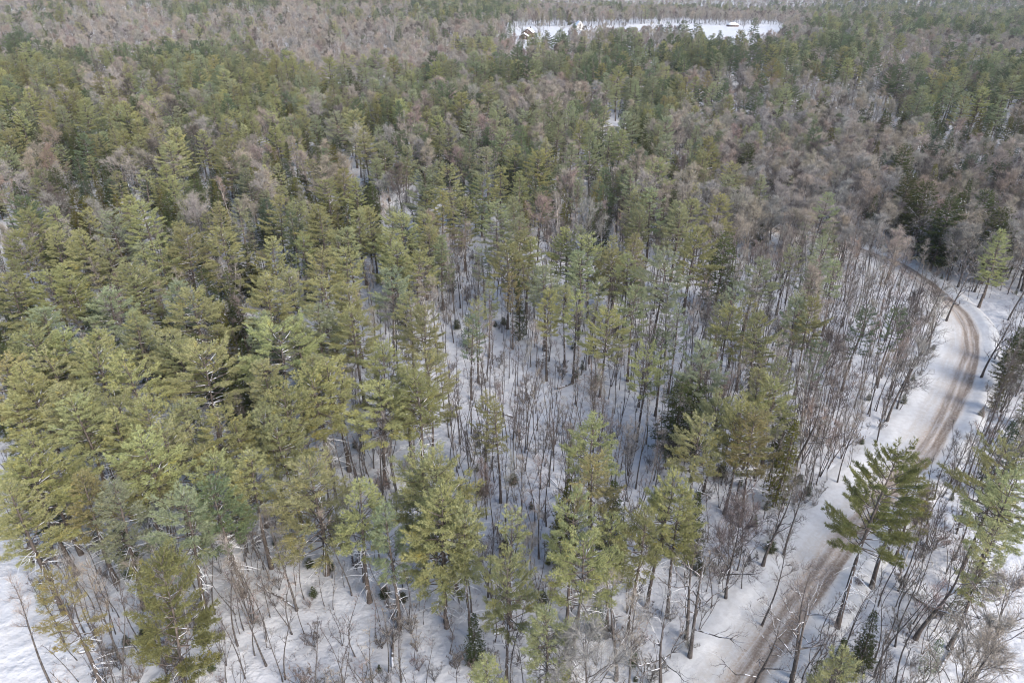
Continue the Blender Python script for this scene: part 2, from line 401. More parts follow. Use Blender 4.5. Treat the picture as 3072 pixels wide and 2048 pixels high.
def make_bare(seed, H=15.0, r0=.13, fb=.4, nl=14, Ls=.28, el=(.7, 1.15), sub=5, tw=9, wob=.35, stems=1, lean=0.3, twig_w=.026, tl=(.5, 1.3), kink=.12, spread=.35):
    """leafless broadleaf tree: trunk (with limbs) and crown of twigs"""
    rg = np.random.default_rng(seed)
    gt, gc = Geo(), Geo(); tp, td, tr = [], [], []
    for sidx in range(stems):
        if stems > 1:
            a = sidx / stems * 6.28 + rg.uniform(-.4, .4); ln = (math.cos(a) * spread * H * .3, math.sin(a) * spread * H * .3); Hs = H * rg.uniform(.75, 1); rs = r0 * rg.uniform(.6, 1)
        else:
            ln = tuple(rg.uniform(-lean, lean, 2)); Hs = H; rs = r0
        at = stem(gt, Hs, rs, rg, wob, 6, lean=ln, r1=.018, n=10)
        for k in range(nl):
            t = fb + (1 - fb) * ((k + rg.uniform(0, .8)) / nl); az = k * 2.4 + rg.uniform(-.5, .5)
            L = H * Ls * (1.12 - t) ** .65 * rg.uniform(.6, 1.2); e = el[0] + (el[1] - el[0]) * t + rg.uniform(-.2, .2)
            d = np.array([math.cos(az) * math.cos(e), math.sin(az) * math.cos(e), math.sin(e)])
            s = np.linspace(0, 1, 6)[:, None]
            P = at(t * Hs) + d * L * s + np.array([0, 0, .16 * L]) * s ** 2 + np.cumsum(rg.normal(0, kink * L / 4, (6, 3)), 0) * np.minimum(s * 3, 1)
            rl = max(rs * (1 - t) * .55 + .012, .016); tube(gt, P, np.linspace(rl, .010, 6), 4)
            for j in range(sub):
                u = rg.uniform(.25, .95); p = np.array([np.interp(u, s[:, 0], P[:, i]) for i in range(3)])
                d2 = unit(d + rg.normal(0, .65, 3) + np.array([0, 0, .25])); L2 = L * rg.uniform(.25, .5) * (1.2 - u)+.25
                s2 = np.linspace(0, 1, 4)[:, None]; P2 = p + d2 * L2 * s2 + rg.normal(0, .07 * L2, (4, 3)) * s2
                tube(gt, P2, np.linspace(rl * .42, .007, 4), 3)
                q = rg.uniform(.15, 1, tw); tp.append(np.stack([np.interp(q, s2[:, 0], P2[:, i]) for i in range(3)], 1)); td.append(np.repeat(d2[None], tw, 0))
            q = rg.uniform(.45, 1, tw); tp.append(np.stack([np.interp(q, s[:, 0], P[:, i]) for i in range(3)], 1)); td.append(np.repeat(d[None], tw, 0))
        zt = rg.uniform(.8, 1, 8); tp.append(np.stack([at(a * Hs) for a in zt])); td.append(np.repeat(np.array([[0, 0, 1.]]), 8, 0))
    tp, td = np.concatenate(tp), np.concatenate(td); N = len(tp)
    D = unit(td + rg.normal(0, .55, (N, 3)) + np.array([[0, 0, .3]])); L = rg.uniform(*tl, N) * min(1, H / 12)
    blades(gc, tp, D, L, twig_w, rg, 0, rg.random(N))
    P2 = np.repeat(tp + D * (L * .3)[:, None], 2, 0) + np.repeat(D * L[:, None], 2, 0) * rg.uniform(0, .45, (2 * N, 1))
    blades(gc, P2, np.repeat(D, 2, 0) + rg.normal(0, .6, (2 * N, 3)), np.repeat(L, 2) * rg.uniform(.35, .7, 2 * N), twig_w * .8, rg, 0, rg.random(2 * N))
    return gt, gc

# ------------------------------------------------------------------ object helpers
C = sc.collection
def setp(o, label=None, cat=None, group=None, kind=None):
    if label: o['label'] = label
    if cat: o['category'] = cat
    if group: o['group'] = group
    if kind: o['kind'] = kind
    return o
def link(name, data, parent=None):
    o = bpy.data.objects.new(name, data); C.objects.link(o)
    if parent is not None: o.parent = parent
    return o
def thing(name, label, cat, loc, rz=0, scale=1, group=None, tilt=(0, 0)):
    o = link(name, None); o.empty_display_size = .5
    o.location = loc; o.rotation_euler = (tilt[0], tilt[1], rz)
    o.scale = scale if isinstance(scale, tuple) else (scale,) * 3
    return setp(o, label, cat, group)

# ------------------------------------------------------------------ the ground
def build_ground():
    rr = np.r_[0.0, np.geomspace(12, 420, 120), np.geomspace(430, 9000, 70)]
    aa = np.concatenate([np.linspace(-62, 62, 190), np.linspace(66, 294, 40)]) * math.pi / 180
    nr, na = len(rr), len(aa)
    X = rr[:, None] * np.sin(aa)[None]; Y = rr[:, None] * np.cos(aa)[None]; Z = zf(X, Y)
    V = np.stack([X, Y, Z], -1).reshape(-1, 3)
    i = np.arange(nr - 1)[:, None] * na; j = np.arange(na)[None]; j2 = (j + 1) % na
    F = np.concatenate([np.stack([i + j, i + na + j, i + na + j2], -1).reshape(-1, 3), np.stack([i + j, i + na + j2, i + j2], -1).reshape(-1, 3)])
    F = F[:, ::-1]
    g = Geo(); g.add(V, F); me = g.mesh('ground', [M_SNOW], True)
    o = link('ground', me); setp(o, 'snow covered forest floor', kind='structure')
build_ground()

def build_road():
    prof = np.array([(-8.2, -.15), (-7.2, .05), (-6.0, .22), (-4.9, .20), (-4.2, .07), (-2.5, .06), (-.7, .03), (-.3, .03), (.4, .06), (.9, .02), (1.5, .02), (2.1, .07), (2.8, .10), (3.5, .34), (4.4, .36), (5.4, .08), (6.0, -.15)])
    T = np.gradient(ROADC, axis=0); T /= np.linalg.norm(T, axis=1, keepdims=True); Nn = np.c_[T[:, 1], -T[:, 0]]
    n, k = len(ROADC), len(prof)
    V = np.zeros((n, k, 3)); rg = np.random.default_rng(3)
    for a in range(k):
        xy = ROADC + Nn * prof[a, 0]; V[:, a, :2] = xy
        jit = np.convolve(rg.normal(0, 1, n + 8), np.ones(4) / 4, 'same')[4:-4]
        amp = .10 if abs(prof[a, 1]) > .15 else .015
        V[:, a, 2] = zf(xy[:, 0], xy[:, 1]) + prof[a, 1] + .05 + jit * amp
        V[:, a, :2] += Nn * (jit * (.25 if abs(prof[a, 1]) > .15 else 0))[:, None]
    i = np.arange(n - 1)[:, None] * k; j = np.arange(k - 1)[None]
    F = np.concatenate([np.stack([i + j, i + j + 1, i + k + j + 1], -1).reshape(-1, 3), np.stack([i + j, i + k + j + 1, i + k + j], -1).reshape(-1, 3)])
    g = Geo(); g.add(V.reshape(-1, 3), F); me = g.mesh('road', [M_ROAD], True)
    uvl = me.uv_layers.new(name='UVMap')
    UV = np.zeros((n, k, 2)); UV[..., 0] = prof[None, :, 0]; UV[..., 1] = ROADT[:n, None]
    li = np.zeros(len(me.loops), np.int32); me.loops.foreach_get('vertex_index', li)
    uvl.data.foreach_set('uv', UV.reshape(-1, 2)[li].ravel().astype(np.float32))
    setp(link('road', me), 'snowy dirt road with brown tyre ruts and ploughed banks', kind='structure')
build_road()

# ------------------------------------------------------------------ tree kinds
PINE_SPEC = {
    'full':   [dict(H=19, base=.35, Rm=4.0, top=.55, whorl=1.0), dict(H=19, base=.30, Rm=4.2, top=.48, wob=.4, whorl=.9), dict(H=19, base=.38, Rm=3.8, top=.5, gap=.2, whorl=1.05), dict(H=19, base=.36, Rm=3.9, top=.6, oneside=.3), dict(H=19, base=.28, Rm=4.1, top=.42, gap=.25, whorl=1.1, up=.7)],
    'narrow': [dict(H=19, base=.33, Rm=3.0, top=.62), dict(H=19, base=.42, Rm=2.8, top=.5, whorl=.9), dict(H=19, base=.27, Rm=3.3, top=.75, whorl=1.0), dict(H=19, base=.4, Rm=3.0, top=.45, oneside=.35, gap=.2)],
    'broad':  [dict(H=19, base=.30, Rm=5.2, top=.5, gap=.18, whorl=1.1), dict(H=19, base=.26, Rm=5.4, top=.62, gap=.2, whorl=1.2, up=1.1), dict(H=19, base=.34, Rm=5.0, top=.42, oneside=.25, whorl=1.0), dict(H=19, base=.28, Rm=5.6, top=.75, gap=.22, whorl=1.25, up=.8)],
    'thin':   [dict(H=19, base=.5, Rm=3.0, top=.42, gap=.42, dens=.8), dict(H=19, base=.44, Rm=3.3, top=.5, gap=.48, dens=.75, wob=.5), dict(H=19, base=.55, Rm=2.6, top=.42, gap=.3, dens=.85)],
    'stand':  [dict(H=19, base=.50, Rm=4.3, top=.45, whorl=.9), dict(H=19, base=.54, Rm=4.0, top=.42, gap=.18, whorl=.95), dict(H=19, base=.47, Rm=4.4, top=.5, oneside=.3, whorl=.95), dict(H=19, base=.52, Rm=4.2, top=.55, gap=.22, whorl=1.0, up=.75, wob=.45)],
    'slim':   [dict(H=19, base=.52, Rm=3.2, top=.5), dict(H=19, base=.48, Rm=3.0, top=.6, whorl=.9), dict(H=19, base=.55, Rm=3.3, top=.45, oneside=.3, gap=.18)],
    'umbrella': [dict(H=19, base=.48, Rm=5.6, top=.45, gap=.2, whorl=1.0), dict(H=19, base=.52, Rm=5.9, top=.4, gap=.24, whorl=1.05, up=.8, oneside=.2), dict(H=19, base=.44, Rm=5.5, top=.55, gap=.18, whorl=1.05)],
    'lush':   [dict(H=17, base=.20, Rm=4.6, top=.5, whorl=.9, gap=.15, dens=1.1), dict(H=17, base=.26, Rm=4.3, top=.45, whorl=.95, gap=.18, oneside=.2)],
    'low':    [dict(H=12, base=.10, Rm=5.0, top=.45, gap=.25, whorl=.75, dens=1.1), dict(H=12, base=.15, Rm=4.6, top=.5, gap=.2, dens=1.1)],
    'open':   [dict(H=24, base=.48, Rm=5.2, top=.42, gap=.33, whorl=.95, dens=1.25, wob=.4, up=1.0)],
}
pines = {}
sd = 100
for k, L in PINE_SPEC.items():
    pines[k] = []
    for s in L:
        gt, gd, gc = make_pine(sd, **s); sd += 1
        pines[k].append(dict(H=s['H'], trunk=gt.mesh('pine_trunk', [M_BARK], True), dead=gd.mesh('pine_dead_branches', [M_DEAD]),
                             crown=gc.mesh('pine_crown', [M_NEEDLE, M_BARK]), geo=(gt, gd, gc)))
def whole_pine(p):
    g = Geo(); g.merge(p['geo'][0], 2); g.merge(p['geo'][1], 3); g.merge(p['geo'][2], 0)
    return g.mesh('pine', [M_NEEDLE, M_BARK, M_BARK, M_DEAD])
SPRUCE_SPEC = {
    'spire': [dict(H=13, Rm=2.1, top=.9, snow=.02), dict(H=13, Rm=1.8, top=.95, snow=.01), dict(H=13, Rm=2.3, top=.8, snow=.04)],
    'dome':  [dict(H=12, Rm=2.7, top=.5, droop=.05, base=.1, snow=.01), dict(H=12, Rm=3.1, top=.45, droop=.0, base=.12, snow=.01, gap=.15)],
    'snowy': [dict(H=9, Rm=2.0, top=.8, snow=.22, dens=.8, gap=.2), dict(H=9, Rm=1.7, top=.9, snow=.18, dens=.7, gap=.25)],
}
spruces = {}
M_FLECK = plain('branch_snow', (0.78, 0.79, 0.82))
for k, L in SPRUCE_SPEC.items():
    spruces[k] = []
    for s in L:
        gt, gc = make_spruce(sd, **s); sd += 1
        spruces[k].append(dict(H=s['H'], trunk=gt.mesh('spruce_trunk', [M_BARK], True), crown=gc.mesh('spruce_crown', [M_SPRUCE, M_BARK, M_FLECK]), geo=(gt, gc)))
BARE_SPEC = {
    'pole':   (M_BARE, [dict(H=15, r0=.13, fb=.5, nl=10, Ls=.2, sub=4, tw=7), dict(H=15, r0=.11, fb=.45, nl=12, Ls=.22, sub=4, tw=7, wob=.5), dict(H=15, r0=.15, fb=.38, nl=13, Ls=.24, sub=4, tw=7, kink=.16), dict(H=15, r0=.10, fb=.6, nl=8, Ls=.2, sub=4, tw=7, wob=.6)]),
    'round':  (M_BARE, [dict(H=14, r0=.18, fb=.28, nl=18, Ls=.46, sub=7, tw=12, el=(.45, 1.15), tl=(.6, 1.6), twig_w=.034), dict(H=14, r0=.2, fb=.25, nl=18, Ls=.5, sub=7, tw=12, el=(.4, 1.2), tl=(.6, 1.6), twig_w=.034), dict(H=14, r0=.16, fb=.32, nl=16, Ls=.44, sub=7, tw=13, el=(.5, 1.2), tl=(.6, 1.6), twig_w=.034)]),
    'clump':  (M_BARE, [dict(H=11, r0=.07, fb=.4, nl=6, Ls=.2, sub=3, tw=6, stems=4, wob=.3), dict(H=10, r0=.06, fb=.35, nl=6, Ls=.22, sub=3, tw=6, stems=5, wob=.3, spread=.5)]),
    'birch':  (M_BIRCH, [dict(H=14, r0=.1, fb=.45, nl=7, Ls=.2, sub=4, tw=12, stems=3, spread=.45, el=(.8, 1.2)), dict(H=13, r0=.1, fb=.4, nl=12, Ls=.24, sub=5, tw=12, el=(.8, 1.2))]),
    'snowy':  (M_OAK, [dict(H=16, r0=.26, fb=.28, nl=11, Ls=.46, sub=5, tw=6, el=(.25, .95), kink=.22, wob=.5), dict(H=15, r0=.24, fb=.32, nl=10, Ls=.48, sub=5, tw=6, el=(.2, .9), kink=.25, wob=.6)]),
    'sapling': (M_BARE, [dict(H=8, r0=.06, fb=.35, nl=7, Ls=.17, sub=2, tw=4, wob=.35, tl=(.4, .8)), dict(H=7, r0=.055, fb=.3, nl=6, Ls=.2, sub=2, tw=4, wob=.5, tl=(.4, .8)), dict(H=6.5, r0=.05, fb=.3, nl=4, Ls=.2, sub=2, tw=4, stems=3, spread=.5, tl=(.4, .8))]),
    'whip':   (M_BARE, [dict(H=11, r0=.08, fb=.5, nl=6, Ls=.14, sub=2, tw=4, wob=.35, lean=.7, tl=(.4, .9)), dict(H=11, r0=.07, fb=.6, nl=5, Ls=.13, sub=2, tw=4, wob=.5, lean=.9, tl=(.4, .9)), dict(H=11, r0=.09, fb=.45, nl=7, Ls=.15, sub=2, tw=4, wob=.3, lean=.5, tl=(.4, .9))]),
    'bush':   (M_BARE, [dict(H=3.2, r0=.025, fb=.2, nl=5, Ls=.3, sub=3, tw=7, stems=6, spread=1.1, wob=.15, tl=(.5, 1.)), dict(H=2.5, r0=.022, fb=.15, nl=5, Ls=.32, sub=3, tw=7, stems=7, spread=1.3, wob=.15, tl=(.5, 1.))]),
}
bares = {}
for k, (bm_, L) in BARE_SPEC.items():
    bares[k] = []
    for s in L:
        gt, gc = make_bare(sd, **s); sd += 1
        bares[k].append(dict(H=s['H'], trunk=gt.mesh('bare_trunk', [bm_], True), crown=gc.mesh('bare_crown', [M_TWIG]), geo=(gt, gc), bark=bm_))

TONE = {'R': (0.19, 0.19, 0.085), 'Y': (0.30, 0.302, 0.15), 'G': (0.265, 0.285, 0.175), 'P': (0.14, 0.175, 0.105), 'O': (0.30, 0.275, 0.13), 'D': (0.066, 0.08, 0.032), 'E': (0.12, 0.115, 0.032), 'B': (0.065, 0.09, 0.06)}
TWIG = {'tan': (0.33, 0.30, 0.26), 'grey': (0.30, 0.29, 0.272), 'red': (0.29, 0.235, 0.21), 'dark': (0.13, 0.115, 0.108)}
def vary(c, a=.12):
    f = random.uniform(1 - a, 1 + a); return (c[0] * f * random.uniform(.95, 1.05), c[1] * f, c[2] * f * random.uniform(.92, 1.08), 1)

# ------------------------------------------------------------------ where the trees stand, read off the photograph
Z = 2351 / 1024
# crown tops seen in each ninth of the photograph: x, y in that enlarged ninth, tone, form
PINES = {
 (0, 0): "430,400,Y,n 110,420,Y,f 310,290,G,f 650,300,G,b 190,610,Y,f 430,640,Y,b 30,600,Y,b 1050,540,Y,f 1200,480,G,f 1310,420,G,n 1440,290,G,b 1500,450,G,f 1590,550,G,f 1700,470,Y,f 1850,440,Y,f 1450,570,G,n 2130,490,G,f 2160,600,G,f 2300,550,G,n 860,700,Y,b 850,900,Y,f 950,930,Y,f 1050,860,Y,f 1200,890,Y,f 1140,980,Y,f 1390,900,Y,f 1550,960,Y,b 1470,700,G,n 1430,150,Y,f 2300,770,G,b 900,1350,Y,f 980,1400,Y,f 1230,1520,Y,f 380,1420,Y,f 180,1450,Y,f 760,1460,G,f 1500,1400,Y,n 1620,1370,G,n 1890,1350,Y,b 2050,1380,Y,f 2180,1420,Y,f 2250,1240,Y,f 1700,1160,G,f 70,900,Y,f 60,1010,G,f 560,700,Y,b",
 (1, 0): "350,380,G,f 330,460,G,n 420,530,Y,f 210,540,G,f 560,560,G,f 690,560,P,f 740,580,P,f 940,550,G,f 810,640,Y,f 700,680,G,f 1010,570,G,f 460,700,Y,n 580,770,Y,n 680,800,Y,f 540,860,G,f 730,870,G,b 1080,700,G,f 160,870,Y,f 300,980,G,f 420,1000,G,f 70,760,Y,f 20,600,G,n 1460,670,G,f 1580,700,G,f 1750,690,P,f 1400,800,G,f 1470,810,G,f 1640,830,Y,f 1590,990,G,n 1730,920,G,f 1850,880,G,f 1920,900,Y,f 1950,770,G,f 1420,960,Y,n 2040,800,G,f 2230,800,G,f 2230,930,G,f 2170,1090,Y,b 2150,1300,G,f 2000,1170,G,n 2030,1310,G,f 1010,1020,G,f 1180,1010,Y,f 1330,1030,Y,f 1100,1150,Y,n 1240,1190,Y,n 960,1200,Y,f 750,1130,Y,f 560,1160,G,b 680,1320,Y,n 840,1370,Y,f 1080,1390,G,f 1200,1360,G,f 200,1430,Y,f 120,1430,Y,n 430,1480,Y,b 600,1470,Y,f 1200,1510,G,f 2050,1420,G,f 2330,1400,G,f 880,760,G,f 480,620,G,f 640,620,G,f 1150,820,G,f",
 (2, 0): "220,950,Y,f 130,1040,Y,f 330,1120,Y,f 270,1340,Y,f 60,1370,Y,f 550,1210,G,n 970,1330,G,b 900,890,P,b 720,580,G,f 330,660,G,f 1450,480,P,b 1000,600,G,f 640,610,G,f 120,590,P,f 300,540,P,f",
 (0, 1): "130,50,Y,b 350,0,Y,f 560,20,Y,f 720,90,Y,f 960,100,G,n 1080,110,Y,f 1250,20,Y,b 1520,0,Y,b 1880,70,Y,f 2040,50,Y,t 2180,150,Y,f 2300,20,Y,f 60,320,Y,f 360,310,Y,f 510,350,Y,f 430,270,Y,n 880,250,Y,f 960,340,Y,n 770,400,G,f 1200,380,G,n 1290,450,Y,b 1830,350,Y,f 2040,290,Y,f 2250,360,Y,f 280,560,G,n 230,640,Y,n 170,740,Y,f 450,690,Y,f 640,720,Y,n 870,590,Y,n 950,670,G,f 620,800,Y,f 340,850,Y,f 600,870,Y,f 850,890,Y,f 1130,750,Y,f 1250,800,Y,f 1360,850,Y,b 1890,700,Y,b 2200,550,G,f 1990,620,G,n 2290,600,G,f 20,940,O,f 190,1080,Y,f 180,950,Y,n 1780,940,Y,n 2170,980,Y,f 2130,900,Y,n 2300,900,Y,f 1020,1180,Y,f 1260,1200,Y,n 1500,1260,Y,f 1920,1140,Y,f 1830,1250,Y,n 570,1120,Y,n 240,1430,Y,f 1090,1400,Y,f 950,1450,Y,n 1800,600,G,n 760,1150,Y,f 500,1180,Y,n 1950,1330,Y,n 800,1250,Y,n 400,1100,Y,n 1680,1330,Y,t 100,1160,Y,n",
 (1, 1): "60,0,G,n 330,20,Y,f 560,0,Y,b 680,60,G,n 360,110,Y,f 520,150,Y,f 20,170,Y,f 310,300,G,f 90,390,Y,f 450,460,Y,n 560,560,Y,f 90,560,Y,f 230,820,Y,f 580,870,Y,b 450,980,Y,f 230,1080,Y,f 1220,20,Y,n 1280,70,Y,f 1560,10,Y,f 1660,20,G,n 1730,50,Y,f 1900,60,Y,n 1860,150,Y,f 2030,50,Y,n 2200,210,G,b 1980,200,Y,n 1410,260,G,n 1180,330,O,t 1010,390,G,t 930,500,Y,t 1430,430,Y,n 1560,390,Y,f 1620,470,Y,t 1740,350,G,t 1820,580,Y,b 2230,700,P,t 2100,810,Y,f 990,1150,Y,t 1090,1200,Y,t 1770,1290,Y,f 2290,380,G,t 1660,170,G,n 980,150,G,t 880,600,P,t 510,1000,Y,n 2030,420,G,n 1140,120,Y,f 2320,560,G,t",
 (2, 1): "80,0,Y,f 500,220,G,f 410,390,G,t 330,550,Y,n 480,500,Y,t 180,850,G,f 700,900,G,n 550,970,Y,n 640,1040,Y,f 250,1160,Y,f 430,1200,Y,f 140,1310,Y,f 550,1270,O,f 870,210,G,t 1080,230,G,t 850,440,G,t 800,490,G,n 920,490,Y,n 1250,540,P,t 1490,540,P,t 960,780,P,t 740,120,G,t 960,30,G,t 2220,20,Y,n 250,480,G,t 570,610,Y,n 1030,60,G,t",
 (0, 2): "200,0,Y,b 530,130,O,n 950,0,Y,n 1400,0,Y,f 370,840,O,t 60,180,Y,n 1180,290,G,n 1700,0,Y,n 700,200,G,n 1480,180,P,n",
 (1, 2): "310,380,G,n 1130,740,Y,f 1400,1050,Y,n 1060,1440,Y,n 1600,280,Y,f 1620,550,Y,f 1900,430,Y,n 2070,390,Y,n 2220,140,Y,f 1800,40,O,n 80,150,Y,n 670,260,Y,f 860,390,Y,n 1170,400,Y,t",
 (2, 2): "1700,40,O,t 2250,0,Y,b 2200,480,Y,n 1150,1380,Y,n 20,260,Y,n 2340,120,Y,f",
}
DARKS = {
 (0, 0): "100,260,D,d 320,210,D,d 540,270,D,s 420,170,D,s 600,240,D,d 1050,780,E,s 830,600,E,s 800,320,D,s 1660,350,D,s 1060,380,P,d 1530,720,D,d 1640,730,D,s 1780,690,E,s 1900,700,D,d 2080,650,D,d 2150,720,D,d 1880,840,D,s 1890,1020,E,s 1330,1240,D,d 2060,1170,D,d 1750,1150,E,d 360,1150,D,d 330,1300,D,s 170,1370,E,s 720,1040,D,d 650,1220,E,s 800,1330,E,s 1100,1300,E,s 1210,1400,E,s 720,1410,E,s 2100,880,D,s 2200,920,D,s 60,1180,D,w 470,1150,D,w 1040,1440,D,w 2040,560,P,d 1350,1180,D,s 1480,1300,D,s 640,1420,D,w 560,1350,D,w 120,1240,D,w 1230,660,D,d 1130,400,P,d 900,460,P,d",
 (1, 0): "50,470,D,d 1480,590,E,d 250,740,E,s 340,750,E,s 240,700,D,s 2100,900,D,d 2300,1150,D,d 1720,1440,D,s 100,560,D,d 400,880,D,s 980,800,D,s 860,800,D,s 1290,940,D,s 1150,380,D,s 1190,160,D,s 1250,190,D,s 1820,1440,D,s",
 (2, 0): "460,990,D,d 1760,900,B,d 1850,950,D,s 1300,700,D,s 970,680,D,d 680,720,D,s 820,730,D,s 1550,990,D,d 1420,780,D,d 1580,1190,D,d 1700,1260,D,d 1850,1370,D,d 1930,1330,D,s 2110,1310,D,d 2230,1440,D,d 1750,1130,E,s 2000,1060,B,d 2100,1060,B,s 2200,1120,B,d 600,1240,D,w 2290,1200,D,s 1400,1060,B,s 1980,1240,D,s 400,1290,D,s",
 (0, 1): "1500,520,E,s 1510,760,E,s 1450,320,D,w 1520,860,D,d 1590,960,D,d 1620,1060,D,s 1430,620,D,w 1680,640,D,w 340,90,D,d 1150,600,D,d 1330,720,D,s 60,1330,D,s 760,1330,D,s 1690,1180,D,w",
 (1, 1): "2340,1070,D,d 1230,360,D,s 870,590,B,w",
 (2, 1): "100,1050,D,d 730,1230,D,d 2290,1350,B,s 300,30,D,d 60,960,B,w 560,690,D,s 760,1330,E,s",
 (0, 2): "800,480,D,s 1560,250,D,w 600,420,P,w 250,880,P,w",
 (1, 2): "1560,150,E,s 1770,950,B,s 900,1080,D,s 1860,180,D,s",
 (2, 2): "1340,1080,D,s 960,1410,D,s 1770,1250,P,w 1950,880,D,w 2130,620,D,s 1120,1260,D,s 120,260,D,s",
}
BARES = {   # pale or reddish leafless crowns that stand out
 (0, 0): "250,1020,r,tan 300,760,c,tan 1760,960,r,grey 1530,1240,b,red 1340,1370,r,grey 2100,1080,r,tan 200,1080,r,tan 330,900,r,red",
 (1, 0): "560,1000,r,grey 310,1350,b,tan 1500,1350,b,tan 1360,1400,r,red 1710,1420,r,grey 940,880,p,grey 1250,600,r,tan 1180,640,r,red 1320,650,r,tan",
 (2, 0): "560,1050,w,grey 950,1120,w,grey 1520,1090,b,tan 1420,1230,w,grey 1080,1200,w,grey 1650,1380,w,grey 780,870,w,grey 1700,950,w,grey 2150,1250,b,tan 1320,1270,w,grey",
 (0, 1): "1530,200,b,grey 1650,500,b,red 680,230,p,tan 170,120,w,grey",
 (1, 1): "800,30,c,red",
 (2, 1): "1950,230,w,grey 1350,320,w,grey 1700,560,w,grey 1560,830,w,grey 900,1080,w,dark 1000,780,r,dark 930,330,r,tan 2230,560,w,dark",
 (0, 2): "40,920,p,tan 440,700,p,tan 600,820,p,tan 1600,560,p,tan 1620,700,c,tan 1120,640,b,tan",
 (1, 2): "1960,900,w,tan 2300,980,w,grey 1700,1200,r,grey 2050,1050,p,tan 1550,1250,r,grey 990,50,c,red 1720,130,b,tan",
 (2, 2): "130,640,w,dark 420,380,r,dark 620,1050,w,dark 950,860,w,dark 2300,900,r,tan 2150,1150,r,tan 700,520,p,dark 1880,560,w,dark 850,60,p,dark 2050,1350,r,tan",
}
def parse(dct):
    for (cx, cy_), s in dct.items():
        for e in s.split():
            x, y, a, b = e.split(',')
            yield cx * 1024 + float(x) / Z, cy_ * 683 + float(y) / Z, a, b

TREES = []      # kind, x, y, height, form, tone, scale xy factor
FORM_P = {'f': 'full', 'n': 'narrow', 'b': 'broad', 't': 'thin'}
FORM_D = {'s': 'spire', 'd': 'dome', 'w': 'snowy'}
FORM_B = {'r': 'round', 'c': 'clump', 'b': 'birch', 'p': 'pole', 'w': 'snowy'}
for px, py, tone, f in parse(PINES):
    h = random.uniform(16.5, 19.5) * (0.92 if f == 't' else 1.0)
    ff = FORM_P[f]
    if py > 730: ff = {'full': 'stand', 'broad': 'umbrella', 'narrow': 'slim'}.get(ff, ff)
    x, y = place(px, py, h); TREES.append(['pine', x, y, h, ff, tone, random.uniform(1.1, 1.36) if py < 820 or px < 1250 else random.uniform(.88, 1.05)])
for px, py, tone, f in parse(DARKS):
    h = random.uniform(11, 15) if f != 'w' else random.uniform(7, 10)
    if py > 1500: h *= .6
    if px > 2150 and py < 700: h *= 1.3
    x, y = place(px, py, h); TREES.append(['spruce', x, y, h, FORM_D[f], tone, random.uniform(1.05, 1.3)])
for px, py, f, tone in parse(BARES):
    h = {'r': 14, 'c': 10, 'b': 12.5, 'p': 14, 'w': 14.5}[f] * random.uniform(.92, 1.08)
    x, y = place(px, py, h); TREES.append(['bare', x, y, h, FORM_B[f], tone, 1.0])
# trees whose foot shows in the photograph
def footed(kind, foot, top, form, tone, sxy=1.0):
    x, y = place(*foot); d = ray(*top); hh = CAM_H + d[2] * y / d[1] - float(zf(x, y))
    x = .25 * x + .75 * d[0] * y / d[1]
    TREES.append([kind, x, y, hh, form, tone, sxy, True])
footed('pine', (2544, 1884), (2672, 1335), 'open', 'R', .85)
footed('pine', (2644, 1762), (2720, 1420), 'thin', 'R', 1.2)
footed('pine', (965, 1722), (927, 1375), 'lush', 'Y', 1.45)
footed('pine', (480, 2075), (465, 1712), 'low', 'E2', .8)
footed('pine', (1265, 1750), (1250, 1366), 'stand', 'Y', 1.3)
footed('pine', (1345, 1770), (1355, 1388), 'stand', 'Y', 1.3)
footed('pine', (1326, 1868), (1318, 1480), 'lush', 'Y', 1.0)
footed('bare', (2040, 1975), (2130, 1690), 'snowy', 'dark', 1.1)
footed('bare', (2415, 2040), (2445, 1740), 'snowy', 'dark', 1.0)
footed('bare', (1464, 1490), (1448, 1290), 'clump', 'dark', 1.0)
TONE['E2'] = (0.22, 0.215, 0.09)

# ------------------------------------------------------------------ the woods between them
ROWS = [(20,  "222333222233222222233344", "333333333322111111122222", "655433444444666666644444"),
        (60,  "111232111123111111123333", "222333222222111111122222", "766544666655888888854444"),
        (110, "112232001122222333344433", "333332222233333222222222", "766545777755433333344455"),
        (165, "332234221123336676655433", "433233222222222111121222", "445433777766432222344566"),
        (230, "543344444443322234554455", "333333333322211122222222", "123211111223355433344444"),
        (300, "633355544433335411222333", "344333333322111111223455", "223211112232332468666433"),
        (400, "322333222333223332100100", "666655554332222221113677", "223211111222222226898522"),
        (520, "213222222222222221110000", "665555554322222111103787", "123211111111122345787322"),
        (630, "111111111111111111000000", "566555543221111111000111", "222221112233444467899988"),
        (760, "111111111000000000000000", "555555432100000000000000", "222222123445555566899998"),
        (1000, "000000000000000000000000", "444443210000000100000011", "222222124556667779999977"),
        (1300, "000000000000000000000000", "221110000000000010000011", "111111223456666678988666"),
        (1600, "000000000000000000000001", "110000000000000000000012", "111111111122222333300344"),
        (2000, "000000000000000000000001", "000000000000000000000011", "111111111111111222300333")]
RY = np.array([r[0] for r in ROWS]); RG = np.array([[[int(c) for c in s] for s in r[1:]] for r in ROWS], float)
def klass(px, py):
    """chance of pine, dark conifer, leafless tree for crowns seen at a pixel"""
    fy = np.interp(py, RY, np.arange(len(RY))); i0 = np.clip(np.floor(fy).astype(int), 0, len(RY) - 2); f = (fy - i0)[:, None]
    jx = np.clip((np.asarray(px) + rng.normal(0, 28, len(px))) // 128, 0, 23).astype(int)
    return RG[i0, :, jx] * (1 - f) + RG[i0 + 1, :, jx] * f
